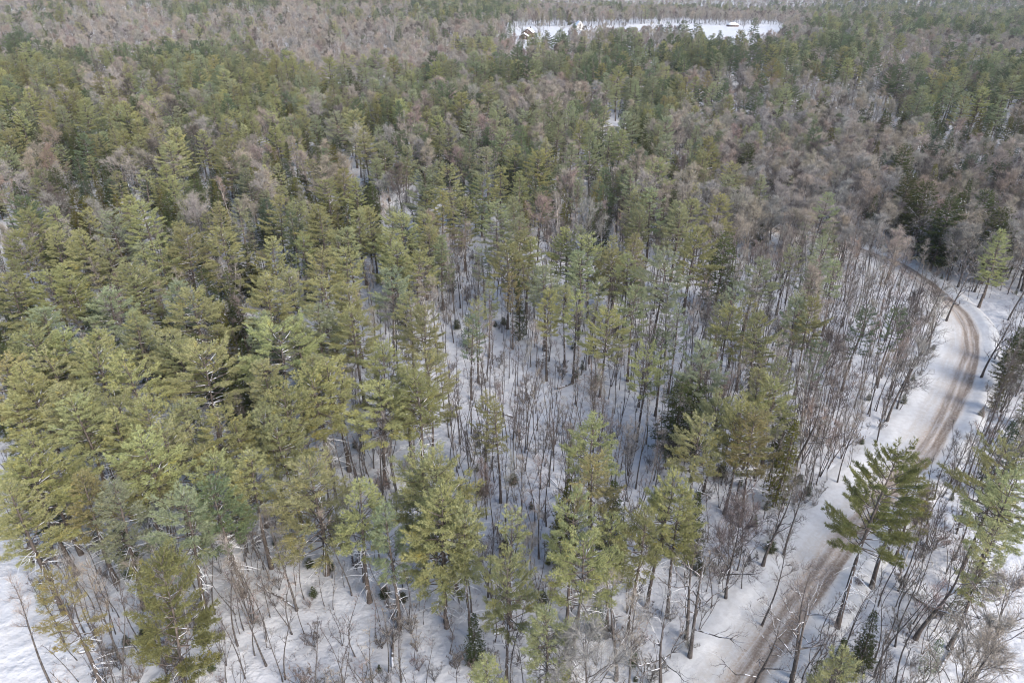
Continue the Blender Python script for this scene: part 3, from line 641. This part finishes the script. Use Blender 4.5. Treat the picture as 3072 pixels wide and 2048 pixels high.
def in_poly(x, y, poly):
    inside = np.zeros(np.shape(x), bool); n = len(poly); j = n - 1
    for i in range(n):
        (xi, yi), (xj, yj) = poly[i], poly[j]
        with np.errstate(divide='ignore', invalid='ignore'):
            inside ^= ((yi > y) != (yj > y)) & (x < (xj - xi) * (y - yi) / (yj - yi) + xi)
        j = i
    return inside
FIELD = [place(*p) for p in [(1530, 150), (1550, 176), (1650, 176), (1700, 140), (1780, 128), (2070, 132), (2120, 172), (2260, 172), (2360, 130), (2330, 74), (2190, 78), (2000, 72), (1800, 82), (1560, 82), (1500, 96)]]
GLADES = [FIELD,
          [place(*p) for p in [(1850, 205), (1960, 210), (2010, 190), (1950, 178), (1870, 180)]],
          [place(*p) for p in [(2880, 935), (2925, 900), (3090, 890), (3100, 960), (2985, 1010), (2950, 1000)]],
          [(-1250, 2650), (-560, 2650), (-560, 3100), (-1300, 3150)], [(870, 2850), (1340, 2850), (1340, 3050), (870, 3080)],
          [(-250, 2100), (40, 2150), (0, 2350), (-260, 2300)]]
def free(x, y):
    rd = road_dist(x, y); ok = (rd < -5.6) | (rd > 4.2)
    for g_ in GLADES: ok &= ~(in_poly(x, y, g_) & (rng.random(len(x)) > .02))
    return ok
HX = np.array([(t[1], t[2]) for t in TREES])
def far_enough(x, y, d):
    out = np.ones(len(x), bool)
    for i in range(0, len(x), 4000):
        s = slice(i, i + 4000)
        dd = (x[s, None] - HX[None, :, 0]) ** 2 + (y[s, None] - HX[None, :, 1]) ** 2
        out[s] = dd.min(1) > d * d
    return out
def scatter(r0, r1, step0, growth, half=R(44)):
    """jittered points in the wedge of land in front of the camera"""
    X, Y = [], []; r = r0
    while r < r1:
        step = step0 + growth * (r - r0); n = int(2 * half * r / step) + 1
        a = (np.arange(n) + rng.uniform(-.45, .45, n)) / n * 2 * half - half; rr_ = r + rng.uniform(-.5, .5, n) * step
        X.append(rr_ * np.sin(a)); Y.append(rr_ * np.cos(a)); r += step
    return np.concatenate(X), np.concatenate(Y)
def visible(x, y, h, m=260):
    px, py, f = project(x, y, zf(x, y) + h); qx, qy, _ = project(x, y, zf(x, y))
    return (px > -m) & (px < 3072 + m) & (py < 2048 + m)

fx, fy = scatter(34, 330, 3.7, 0.004)
gx, gy = scatter(330, 3900, 6.8, 0.0042)
X = np.r_[fx, gx]; Y = np.r_[fy, gy]
m = free(X, Y); X, Y = X[m], Y[m]
near = np.hypot(X, Y) < 330
m = far_enough(X, Y, 2.6) | (rng.random(len(X)) < .05); X, Y, near = X[m], Y[m], near[m]
px, py, _ = project(X, Y, zf(X, Y) + 13.0)
m = (px > -380) & (px < 3450) & (py < 2500); X, Y, near, px, py = X[m], Y[m], near[m], px[m], py[m]
prob = klass(px, py)
def vnoise(x, y, s, seed):
    r2 = np.random.default_rng(seed); T = r2.random((256, 256)); a, b = x / s + 90, y / s + 90
    i, j = np.floor(a).astype(int), np.floor(b).astype(int); f, g = a - i, b - j; f = f * f * (3 - 2 * f); g = g * g * (3 - 2 * g)
    q = lambda k, l: T[(i + k) % 256, (j + l) % 256]
    return (q(0, 0) * (1 - f) + q(1, 0) * f) * (1 - g) + (q(0, 1) * (1 - f) + q(1, 1) * f) * g
dd_ = np.hypot(X, Y)
pn = vnoise(X, Y, 26, 5) * .6 + vnoise(X, Y, 75, 6) * .4
pn = np.argsort(np.argsort(pn)) / len(pn)
mixw = np.where(dd_ < 330, .3, .55)
sharp = prob ** 1.9; prob = np.where((dd_ > 330)[:, None], sharp / sharp.sum(1, keepdims=True) * 9.2, prob)
u = pn * mixw + rng.random(len(X)) * (1 - mixw)
u = np.argsort(np.argsort(u)) / len(u) * 9.3
kind = np.where(u < prob[:, 0], 0, np.where(u < prob[:, 0] + prob[:, 1], 1, np.where(u < prob.sum(1), 2, 3)))
rdist = road_dist(X, Y)
for x, y, k, nr, qx, qy, rd in zip(X, Y, kind, near, px, py, rdist):
    if k == 3: continue
    d = math.hypot(x, y)
    if k == 0:
        tone = random.choices('YGPO', (5, 4, 2, .5) if qx < 1100 else (2, 5, 4, .5))[0]
        if d > 450: tone = random.choices('YGP', (2, 4, 5))[0]
        form = random.choices(['full', 'narrow', 'broad', 'thin'], (5, 3, 1.5, 2 if nr else .3))[0]
        h = random.uniform(10, 16.5) if nr else random.uniform(15, 22)
        TREES.append(['pine', x, y, h, form, tone, random.uniform(1.0, 1.3) if nr else random.uniform(1.1, 1.45)])
    elif k == 1:
        form = random.choices(['spire', 'dome', 'snowy'], (4, 3, 1.5 if nr else .3))[0]; h = random.uniform(7, 14) if form != 'snowy' else random.uniform(5, 9)
        TREES.append(['spruce', x, y, h, form, random.choices('DEB', (5, 2, 1))[0], random.uniform(.9, 1.15)])
    else:
        if nr and d < 175:
            form = random.choices(['pole', 'clump', 'birch', 'round', 'snowy'], (8, 2.5, .5, .15, .6 if rd > -25 else .1))[0]
            h = {'pole': random.uniform(9, 15), 'clump': random.uniform(7, 11), 'birch': 11, 'round': 12.5, 'snowy': 13.5}[form]
            tone = random.choices(['tan', 'grey', 'red', 'dark'], (2, 2, 1.2, 4))[0]
        else:
            form = random.choices(['round', 'pole', 'birch', 'snowy'], (9, 1, .15, .5))[0]; h = random.uniform(10, 15)
            tone = random.choices(['tan', 'grey', 'red', 'dark'], (5, 4, .9, 1.2))[0]
        TREES.append(['bare', x, y, h, form, tone, random.uniform(.9, 1.1) if d < 175 else random.uniform(1.0, 1.35)])

# understory: bare saplings, brush, conifer seedlings
UND = []
ux, uy = scatter(32, 300, 2.0, 0.007)
m = free(ux, uy); ux, uy = ux[m], uy[m]
px, py, _ = project(ux, uy, zf(ux, uy) + 3)
m = (px > -200) & (px < 3272) & (py < 2300); ux, uy, px, py = ux[m], uy[m], px[m], py[m]
dens = np.interp(py, [500, 800, 1200, 1700, 2050], [.4, .45, .45, .7, 1.0])
dens = dens * np.where(px > 1250, 1.15, .9) * np.where((px > 2050) & (py < 1700), 1.35, 1)
patch = .55 + .9 * (np.sin(ux * .21 + 1.3 * np.sin(uy * .13)) * np.sin(uy * .19 + 1.1) * .5 + .5)
dens = dens * np.where((px > 1270) & (px < 2050) & (py > 850), .62, 1)
keep = rng.random(len(ux)) < dens * patch
for x, y in zip(ux[keep], uy[keep]):
    form = random.choices(['sapling', 'bush', 'seedling'], (5, 4.0 if y < 75 else 2.5, .9))[0]
    h = {'sapling': random.uniform(4, 9.5), 'bush': random.uniform(1.2, 3.4), 'seedling': random.uniform(.9, 2.6)}[form]
    UND.append([form, x, y, h, random.choices(['tan', 'grey', 'red', 'dark'], (2, 1.5, 2, 4))[0]])

# slim dark poles crowding the clearing and both sides of the road
wx, wy = scatter(36, 270, 2.1, 0.004)
m = free(wx, wy); wx, wy = wx[m], wy[m]
rdw = road_dist(wx, wy); px, py, _ = project(wx, wy, zf(wx, wy))
pw = np.where((rdw > -60) & (rdw < -7) & (wy > 75), .42, 0)
pw = np.maximum(pw, np.where((px > 1270) & (px < 2150) & (py > 800) & (py < 1640) & (rdw < -20), .30, 0))
pw = np.maximum(pw, np.where((rdw > 6) & (rdw < 60), .34, 0))
pw = np.maximum(pw, np.where((rdw < -16) & (py > 1000), np.where(py > 1500, .17, .07), 0))
pw = pw * (.3 + 1.4 * vnoise(wx, wy, 7, 9)) * ((px > -150) & (px < 3300) & (py < 2250))
kp = rng.random(len(wx)) < pw
for x, y in zip(wx[kp], wy[kp]):
    UND.append(['whip', x, y, random.uniform(8, 14.5), random.choices(['tan', 'grey', 'red', 'dark'], (1, 1.5, .8, 5))[0]])

# ------------------------------------------------------------------ build them: the largest in view one by one, the rest as woods
def seen_size(t):
    x, y, h = t[1], t[2], t[3]; z0 = float(zf(x, y))
    a = project(x, y, z0 + h); b = project(x, y, z0)
    cx_, cy_ = (a[0] + b[0]) / 2, (a[1] + b[1]) / 2
    if not (-40 < a[0] < 3112 and -20 < a[1] < 2050): return 0
    return abs(float(b[1] - a[1]))
def locale(x, y):
    rd = float(road_dist(x, y)[0]); d = math.hypot(x, y)
    if d < 230 and 0 < rd < 11: return 'along the rutted side of the road'
    if d < 230 and rd >= 11: return 'in woods beyond the ruts'
    if d < 230 and -13 < rd < 0: return 'on the wide road verge'
    if rd > -40 and d < 230: return 'in the thicket before the road'
    if -14 < x < 30 and y < 165: return 'in the snowy clearing'
    if y < 82: return 'at the snowy stand edge'
    if d > 330: return 'in the distant woods'
    if y > 190: return 'far up the wooded slope'
    return 'deep in the pine stand'
def trim(lab):
    for a, b in ((' a ', ' '), (' the ', ' '), ('middling ', ''), (' leafless', ' bare'), ('short ', ''), ('tall ', '')):
        if len(lab.split()) <= 16: break
        lab = lab.replace(a, b)
    return lab
def sizeword(kind_, h):
    a, b = {'pine': (15.5, 18), 'spruce': (8.5, 12), 'bare': (10.5, 13.5), 'sapling': (5.5, 7.5), 'bush': (1.9, 2.7), 'seedling': (1.4, 2.0), 'whip': (10, 12.5)}[kind_]
    return 'short' if h < a else 'tall' if h > b else 'middling'
TN = {'R': 'dark olive', 'Y': 'yellow green', 'G': 'grey green', 'P': 'deep green', 'O': 'olive brown', 'E2': 'golden green', 'D': 'dark green', 'E': 'dark olive', 'B': 'blue green'}
FN = {'lush': 'full low branched crown', 'slim': 'high slim crown', 'stand': 'high crown', 'umbrella': 'spreading crown', 'full': 'rounded crown', 'narrow': 'slim crown', 'broad': 'tiered crown', 'thin': 'ragged crown', 'low': 'low bushy crown', 'open': 'open crown of upswept limbs',
      'spire': 'pointed crown', 'dome': 'domed crown', 'snowy': 'snow flecked branches'}
BN = {'pole': 'slender leafless tree', 'round': 'round leafless tree', 'clump': 'thin leafless clump', 'birch': 'pale stemmed birch', 'snowy': 'snowy limbed tree'}
CN = {'tan': 'tan twigs', 'grey': 'grey twigs', 'red': 'reddish twigs', 'dark': 'dark twigs'}
SPECIAL = {}
order = {'pine': [], 'spruce': [], 'bare': []}
for i, t in enumerate(TREES): order[t[0]].append((seen_size(t) + (2000 if len(t) > 7 else 0), i))
INDIV = set()
for k in order:
    order[k].sort(reverse=True)
    INDIV |= {i for s, i in order[k][:298] if s > 0}
woods = {'pine': [], 'spruce': [], 'bare': []}
SPLABEL = {'open': 'tall dark pine with upswept limbs leaning over the road rut', 'low': 'golden green bushy pine with sprawling snowy lower limbs in open snow'}
SHORT = {'pole': 'slender bare tree', 'round': 'round bare tree', 'clump': 'bare stem clump', 'birch': 'pale birch', 'snowy': 'snowy limbed tree'}
IND = sorted(INDIV); NX = np.array([TREES[i][1:3] for i in IND])
NAME = [f"{TN[TREES[i][5]]} pine" if TREES[i][0] == 'pine' else f"{TN[TREES[i][5]]} spruce" if TREES[i][0] == 'spruce' else SHORT[TREES[i][4]] for i in IND]
NK = np.array([TREES[i][0] for i in IND])
def neighbour(x, y, kind_):
    d = np.hypot(NX[:, 0] - x, NX[:, 1] - y); d = np.where(d < .05, 1e9, d)
    e = np.where(NK == kind_, d + 4, d); k = int(e.argmin())
    if d[k] > 9: return 'standing alone'
    return ('beside a ' if d[k] < 4 else 'near a ') + NAME[k]
for i, t in enumerate(TREES):
    kind_, x, y, h, form, tone, sxy = t[:7]; z = float(zf(x, y)); rz = random.uniform(0, 6.28)
    var = {'pine': pines, 'spruce': spruces, 'bare': bares}[kind_]
    vi = random.randrange(len(var[form])); v = var[form][vi]; s = h / v['H']
    if i not in INDIV:
        woods[kind_].append((x, y, z, rz, s * sxy, s, form, vi, tone)); continue
    loc = locale(x, y); tilt = (random.gauss(0, .022), random.gauss(0, .022)); nb = neighbour(x, y, kind_); sw = sizeword(kind_, h)
    if kind_ == 'pine':
        nm, cat = 'pine_tree', 'pine'; lab = SPLABEL.get(form) or f"{sw} {TN[tone]} pine with {FN[form]} {nb} {loc}"; gname = 'pines '
    elif kind_ == 'spruce':
        nm, cat = 'spruce_tree', 'spruce'; lab = f"{sw} {TN[tone]} spruce with {FN[form]} {nb} {loc}"; gname = 'spruces '
    else:
        nm, cat = ('birch_tree', 'birch') if form == 'birch' else ('bare_tree', 'bare tree'); lab = f"{sw} {BN[form]} with {CN[tone]} {nb} {loc}"; gname = 'birches ' if form == 'birch' else 'leafless trees '
    o = thing(nm, trim(lab), cat, (x, y, z), rz, (s * sxy, s * sxy, s), gname + loc, tilt)
    link('trunk', v['trunk'], o)
    if kind_ == 'pine': link('dead_branches', v['dead'], o)
    c = link('crown', v['crown'], o)
    c['tone'] = vary(TONE[tone] if kind_ != 'bare' else TWIG[tone])

def instancer(name, label, pts, sources):
    """one object holding a wood too large to count: points with tree instances"""
    keys = list(sources); P = np.array([p[:3] for p in pts], np.float32)
    me = bpy.data.meshes.new(name); me.vertices.add(len(P)); me.vertices.foreach_set('co', P.ravel())
    a = me.attributes.new('rot', 'FLOAT', 'POINT'); a.data.foreach_set('value', np.array([p[3] for p in pts], np.float32))
    a = me.attributes.new('scl', 'FLOAT_VECTOR', 'POINT'); a.data.foreach_set('vector', np.array([(p[4], p[4], p[5]) for p in pts], np.float32).ravel())
    a = me.attributes.new('pick', 'INT', 'POINT'); a.data.foreach_set('value', np.array([keys.index(p[6]) for p in pts], np.int32))
    a = me.attributes.new('tone', 'FLOAT_VECTOR', 'POINT'); a.data.foreach_set('vector', np.array([p[7][:3] for p in pts], np.float32).ravel())
    o = link(name, me); setp(o, label, kind='stuff')
    ng = bpy.data.node_groups.new(name, 'GeometryNodeTree')
    ng.interface.new_socket('Geometry', in_out='INPUT', socket_type='NodeSocketGeometry'); ng.interface.new_socket('Geometry', in_out='OUTPUT', socket_type='NodeSocketGeometry')
    N, Lk = ng.nodes, ng.links; gi = N.new('NodeGroupInput'); go = N.new('NodeGroupOutput')
    mp = N.new('GeometryNodeMeshToPoints'); Lk.new(gi.outputs[0], mp.inputs[0])
    ins = N.new('GeometryNodeInstanceOnPoints'); Lk.new(mp.outputs[0], ins.inputs['Points'])
    jo = N.new('GeometryNodeJoinGeometry')
    for k in reversed(keys):
        oi = N.new('GeometryNodeObjectInfo'); oi.inputs['Object'].default_value = sources[k]; oi.inputs['As Instance'].default_value = True
        Lk.new(oi.outputs['Geometry'], jo.inputs[0])
    Lk.new(jo.outputs[0], ins.inputs['Instance']); ins.inputs['Pick Instance'].default_value = True
    def attr(nm, ty):
        q = N.new('GeometryNodeInputNamedAttribute'); q.data_type = ty; q.inputs[0].default_value = nm; return q.outputs[0]
    Lk.new(attr('pick', 'INT'), ins.inputs['Instance Index']); cb = N.new('ShaderNodeCombineXYZ'); Lk.new(attr('rot', 'FLOAT'), cb.inputs[2])
    Lk.new(cb.outputs[0], ins.inputs['Rotation']); Lk.new(attr('scl', 'FLOAT_VECTOR'), ins.inputs['Scale'])
    Lk.new(ins.outputs[0], go.inputs[0])
    md = o.modifiers.new('woods', 'NODES'); md.node_group = ng
    return o
def sources_for(kind_, pts):
    src = {}
    for p in pts:
        k = (p[6], p[7])
        if k in src: continue
        v = {'pine': pines, 'spruce': spruces, 'bare': bares}[kind_][p[6]][p[7]]
        if kind_ == 'pine': me = whole_pine(v)
        else:
            g = Geo(); g.merge(v['geo'][1], 0); g.merge(v['geo'][0], 3)
            me = g.mesh(kind_, [M_SPRUCE, M_BARK, M_FLECK, M_BARK] if kind_ == 'spruce' else [M_TWIG, M_TWIG, M_TWIG, v['bark']])
        src[k] = bpy.data.objects.new('wood_source', me)
    return src
WL = {'pine': ('pine_woods', 'pines of the woods reaching to the far hills'), 'spruce': ('spruce_woods', 'dark spruces mixed through the woods to the far hills'), 'bare': ('bare_woods', 'leafless grey brown woods reaching to the far hills')}
for k, pts in woods.items():
    src = sources_for(k, pts)
    instancer(*WL[k], [(*p[:6], (p[6], p[7]), vary((TONE if k != 'bare' else TWIG)[p[8]], .18)) for p in pts], src)

# understory
seeds = spruces['spire'] + spruces['dome']
UND.sort(key=lambda t: math.hypot(t[1], t[2])); cnt = {'sapling': 0, 'bush': 0, 'seedling': 0, 'whip': 0}; rest = []
UL = {'sapling': ('sapling', 'bare sapling'), 'bush': ('bush', 'leafless bush'), 'whip': ('pole_tree', 'leafless pole tree'), 'seedling': ('spruce_seedling', 'small dark evergreen seedling')}
for form, x, y, h, tone in UND:
    z = float(zf(x, y)); rz = random.uniform(0, 6.28); qx, qy, _ = project(x, y, z + h / 2)
    vis = 0 < qx < 3072 and 0 < qy < 2048
    lst = seeds if form == 'seedling' else bares[form]; vi = random.randrange(len(lst)); v = lst[vi]; s = h / v['H']
    wide = 2.0 if form == 'seedling' else 1
    if not vis or cnt[form] >= 296:
        rest.append((x, y, z, rz, s * wide, s, (form, vi), vary(TONE['D'] if form == 'seedling' else TWIG[tone]))); continue
    cnt[form] += 1; loc = locale(x, y); nm, base_l = UL[form]
    nb = neighbour(x, y, form); sw = sizeword(form, h)
    lab = f"{sw} {base_l} {nb} {loc}" if form == 'seedling' else f"{sw} {base_l} with {CN[tone]} {nb} {loc}"
    o = thing(nm, trim(lab), {'sapling': 'sapling', 'bush': 'bush', 'seedling': 'seedling', 'whip': 'pole tree'}[form], (x, y, z), rz, (s * wide, s * wide, s), f"{base_l}s {loc}", (random.gauss(0, .05), random.gauss(0, .05)))
    link('trunk', v['trunk'], o); c = link('crown', v['crown'], o); c['tone'] = vary(TONE['D'] if form == 'seedling' else TWIG[tone])
if rest:
    src = {}
    for p in rest:
        f, vi = p[6]
        if p[6] in src: continue
        v = (seeds if f == 'seedling' else bares[f])[vi]; g = Geo(); g.merge(v['geo'][1], 0); g.merge(v['geo'][0], 3)
        so = bpy.data.objects.new('wood_source', g.mesh(f, [M_SPRUCE, M_BARK, M_FLECK, M_BARK] if f == 'seedling' else [M_TWIG, M_TWIG, M_TWIG, v['bark']]))
        src[p[6]] = so
    instancer('undergrowth', 'thin saplings and brush of the forest floor', rest, src)
print('trees', len(TREES), 'individual', len(INDIV), 'understory', len(UND), cnt, {k: len(v) for k, v in woods.items()}, len(rest))

# dry stalks, fern stubs and twigs poking through the snow
def stalk_mesh(seed):
    rg = np.random.default_rng(seed); g = Geo(); n = 16
    P = np.c_[rg.normal(0, .35, (n, 2)), np.full(n, -.05)]; D = np.c_[rg.normal(0, .45, (n, 2)), np.ones(n)]
    L = rg.uniform(.3, 1.1, n); blades(g, P, D, L, .035, rg, 0, rg.random(n))
    Dn = unit(D); Q = P + Dn * (L * rg.uniform(.4, .8, n))[:, None]
    blades(g, np.repeat(Q, 2, 0), np.repeat(D, 2, 0) + rg.normal(0, .7, (2 * n, 3)), np.repeat(L, 2) * .45, .026, rg, 0, rg.random(2 * n))
    return g.mesh('dry_stalks', [M_TWIG])
kx, ky = scatter(33, 190, 1.25, 0.008); m = free(kx, ky); kx, ky = kx[m], ky[m]
px, py, _ = project(kx, ky, zf(kx, ky)); m = (px > -150) & (px < 3220) & (py < 2250)
kx, ky = kx[m], ky[m]; m = rng.random(len(kx)) < np.where(ky < 80, .6, .36) * (vnoise(kx, ky, 5, 21) * .6 + vnoise(kx, ky, 14, 22) * .8) ** 1.3; kx, ky = kx[m], ky[m]
ssrc = {q: bpy.data.objects.new('wood_source', stalk_mesh(500 + q)) for q in range(4)}
instancer('dry_stalks', 'dry stalks and twigs poking through the snow', [(x, y, float(zf(x, y)), random.uniform(0, 6.28), *(lambda a: (a, a * random.uniform(.7, 1.2)))(random.uniform(.5, 1.2)), random.randrange(4), vary(TWIG[random.choice(['red', 'dark', 'dark', 'tan'])])) for x, y in zip(kx, ky)], ssrc)
# fallen trunks with snow on them
def log_mesh(seed, L):
    rg = np.random.default_rng(seed); g = Geo(); t = np.linspace(0, 1, 7)[:, None]
    P = np.array([[-L / 2, 0, .12]]) + t * np.array([[L, 0, .25]]) + rg.normal(0, .05, (7, 3)); tube(g, P, np.linspace(.17, .07, 7), 6)
    k = Geo()
    for _ in range(7):
        q = P[rg.integers(1, 6)]; d = unit(np.array([.5, rg.choice([-1, 1]) * .7, rg.uniform(.2, 1)])); tube(k, q + d * np.linspace(0, rg.uniform(.5, 1.6), 4)[:, None], [.035, .03, .02, .01], 3)
    return g.mesh('log', [M_OAK], True), k.mesh('log_branches', [M_DEAD])
LOGS = [(1300, 1650, .4), (1690, 1480, 2.1), (560, 1880, 1.2), (830, 1790, 2.6), (1560, 1890, .2), (1850, 1600, 1.0), (2750, 1800, 2.3), (2850, 1960, .7), (1480, 1240, 2.9), (1720, 1150, .6), (330, 1950, .1), (1180, 1930, 1.7)]
for q, (lx, ly, a) in enumerate(LOGS):
    x, y = place(lx, ly); b, k = log_mesh(700 + q, random.uniform(4, 8))
    o = thing('fallen_log', trim(f"snow dusted fallen log {neighbour(x, y, 'log')} {locale(x, y)}"), 'log', (x, y, float(zf(x, y))), a, 1, 'fallen logs in the snow')
    link('log', b, o); link('branches', k, o)

# ------------------------------------------------------------------ farm buildings by the far field
M_ROOFSNOW = plain('roof_snow', (0.72, 0.72, 0.74)); M_SIDING = plain('brown_siding', (0.12, 0.075, 0.06)); M_WHITE = plain('white_siding', (0.72, 0.70, 0.66))
M_DARKTRIM = plain('dark_trim', (0.05, 0.04, 0.04)); M_PANE, _n, _l, _o = mat('window_pane')
_p = _n.new('ShaderNodeBsdfPrincipled'); _p.inputs['Base Color'].default_value = (.03, .035, .04, 1); _p.inputs['Roughness'].default_value = .12; _l.new(_p.outputs[0], _o.inputs[0])
def boxgeo(x0, x1, y0, y1, z0, z1, g=None):
    g = g or Geo(); V = [(x, y, z) for x in (x0, x1) for y in (y0, y1) for z in (z0, z1)]
    F = [(0, 1, 3), (0, 3, 2), (4, 6, 7), (4, 7, 5), (0, 4, 5), (0, 5, 1), (2, 3, 7), (2, 7, 6), (0, 2, 6), (0, 6, 4), (1, 5, 7), (1, 7, 3)]
    g.add(V, F); return g
def gable_house(name, label, cat, loc, rz, Lx, Wy, hw, hr, wallm, windows=2, group=None, chimney=True, over=.5):
    """gable end faces -Y; ridge runs along Y"""
    o = thing(name, label, cat, loc, rz, 1, group)
    g = Geo(); a, b = Lx / 2, Wy / 2
    V = [(-a, -b, -.6), (a, -b, -.6), (a, b, -.6), (-a, b, -.6), (-a, -b, hw), (a, -b, hw), (a, b, hw), (-a, b, hw), (0, -b, hr - .12), (0, b, hr - .12)]
    F = [(0, 1, 5), (0, 5, 4), (1, 2, 6), (1, 6, 5), (2, 3, 7), (2, 7, 6), (3, 0, 4), (3, 4, 7), (4, 5, 8), (6, 7, 9)]
    g.add(V, F); link('wall', g.mesh('house_wall', [wallm]), o)
    g = Geo(); sl = (hr - hw) / a; e = a + over; ze = hr - sl * e
    for th0, th1 in ((0, .12), ):
        for sgn in (-1, 1):
            P = [(0, -b - over, hr), (sgn * e, -b - over, ze), (sgn * e, b + over, ze), (0, b + over, hr)]
            V = P + [(x, y, z + .42) for x, y, z in P]
            F = [(0, 1, 2), (0, 2, 3), (4, 6, 5), (4, 7, 6), (0, 4, 5), (0, 5, 1), (1, 5, 6), (1, 6, 2), (2, 6, 7), (2, 7, 3)]
            g.add(V, F)
    r = link('roof', g.mesh('house_roof', [M_ROOFSNOW]), o)
    if chimney: link('chimney', boxgeo(.8, 1.7, b * .2, b * .2 + .9, hr - 1.2, hr + 1.3).mesh('chimney', [M_DARKTRIM]), r)
    for sgn in (-1, 1):
        t = Geo(); P = [(0, hr - .28), (sgn * e, ze - .28)]
        V = [(P[0][0], -b - over - .04, P[0][1]), (P[1][0], -b - over - .04, P[1][1]), (P[1][0], -b - over - .04, P[1][1] + .26), (P[0][0], -b - over - .04, P[0][1] + .26)]
        V += [(x, y + .1, z) for x, y, z in V]
        t.add(V, [(0, 1, 2), (0, 2, 3), (4, 6, 5), (4, 7, 6), (0, 4, 5), (0, 5, 1), (3, 2, 6), (3, 6, 7)]); link('bargeboard', t.mesh('bargeboard', [M_DARKTRIM]), r)
    def window(cx, z, face):
        w2 = .55
        if face == 'f':
            f = link('window', boxgeo(cx - w2, cx + w2, -b - .08, -b + .02, z, z + 1.4).mesh('window_frame', [M_WHITE]), o)
            link('pane', boxgeo(cx - w2 + .1, cx + w2 - .1, -b - .1, -b - .06, z + .1, z + 1.3).mesh('pane', [M_PANE]), f)
        else:
            f = link('window', boxgeo(a - .02, a + .08, cx - w2, cx + w2, z, z + 1.4).mesh('window_frame', [M_WHITE]), o)
            link('pane', boxgeo(a + .06, a + .1, cx - w2 + .1, cx + w2 - .1, z + .1, z + 1.3).mesh('pane', [M_PANE]), f)
    for k in range(windows):
        cx = (k + 1) / (windows + 1) * Lx - a; window(cx, 1.1, 'f')
    window(0, hw + .4, 'f')
    for k in range(3): window((k - 1) * Wy * .28, 1.1, 's')
    d = link('door', boxgeo(a * .62, a * .62 + 1., -b - .07, -b + .02, 0, 2.1).mesh('door', [M_DARKTRIM]), o)
    return o
def at_px(px, py):
    x, y = place(px, py); return (x, y, float(zf(x, y)))
gable_house('house', 'brown gabled house with snow covered roof beside the far field', 'house', at_px(1586, 111), R(-12), 10, 14, 4.2, 7.6, M_SIDING, 3)
gable_house('house', 'small low snow roofed outbuilding in front of the brown house', 'outbuilding', at_px(1572, 118), R(-6), 8, 8, 2.6, 5.0, M_SIDING, 2, chimney=False)
gable_house('barn', 'white gabled barn at the field edge behind the pines', 'barn', at_px(1737, 90), R(6), 8.5, 13, 4.2, 8.4, M_WHITE, 1, chimney=False)
gable_house('shed', 'dark shed with a flat cap of snow in the wooded glade', 'shed', at_px(1871, 192), R(60), 5.5, 6.5, 2.3, 3.4, M_DARKTRIM, 1, chimney=False)
def hip_house():
    o = thing('pavilion', 'wide low farm building with hipped snow roof on the field', 'farm building', at_px(2197, 81), R(5))
    link('wall', boxgeo(-6.4, 6.4, -4, 4, -.5, 2.4).mesh('pavilion_wall', [M_SIDING]), o)
    g = Geo(); V = [(-7.2, -4.8, 2.3), (7.2, -4.8, 2.3), (7.2, 4.8, 2.3), (-7.2, 4.8, 2.3), (-2.4, 0, 5.2), (2.4, 0, 5.2)]
    g.add(V, [(0, 1, 5), (0, 5, 4), (1, 2, 5), (2, 3, 4), (2, 4, 5), (3, 0, 4), (0, 2, 1), (0, 3, 2)]); link('roof', g.mesh('pavilion_roof', [M_ROOFSNOW]), o)
    for k in range(4):
        f = link('window', boxgeo(-5 + k * 2.8, -3.6 + k * 2.8, -4.07, -3.98, .8, 1.9).mesh('window_frame', [M_WHITE]), o)
        link('pane', boxgeo(-4.9 + k * 2.8, -3.7 + k * 2.8, -4.1, -4.06, .9, 1.8).mesh('pane', [M_PANE]), f)
hip_house()
# dark stone lying by the ruts
def stone():
    rg = np.random.default_rng(2); n = 9; g = Geo(); V = []
    for i in range(6):
        th = math.pi * i / 5
        for j in range(n):
            ph = 2 * math.pi * j / n; r = .2 * rg.uniform(.8, 1.15)
            V.append((r * math.sin(th) * math.cos(ph) * 1.3, r * math.sin(th) * math.sin(ph), r * math.cos(th) * .8))
    F = [f for i in range(5) for j in range(n) for f in ((i * n + j, (i + 1) * n + j, (i + 1) * n + (j + 1) % n), (i * n + j, (i + 1) * n + (j + 1) % n, i * n + (j + 1) % n))]
    g.add(V, F); x, y, z = at_px(2494, 1630); o = link('stone', g.mesh('stone', [M_DARKTRIM])); o.location = (x, y, z + .2)
    setp(o, 'small dark stone lying on the packed snow by the ruts', 'stone')
stone()

# ------------------------------------------------------------------ thin winter haze over the valley
def haze():
    m, n, l, out = mat('haze_air')
    v = n.new('ShaderNodeVolumePrincipled'); v.inputs['Color'].default_value = (.86, .92, 1.0, 1); v.inputs['Density'].default_value = 0.6e-4; v.inputs['Anisotropy'].default_value = .2
    l.new(v.outputs[0], out.inputs['Volume'])
    o = link('haze', boxgeo(-9500, 9500, -9500, 9500, -12, 175).mesh('haze', [m])); setp(o, 'pale haze in the far air', kind='stuff')
haze()
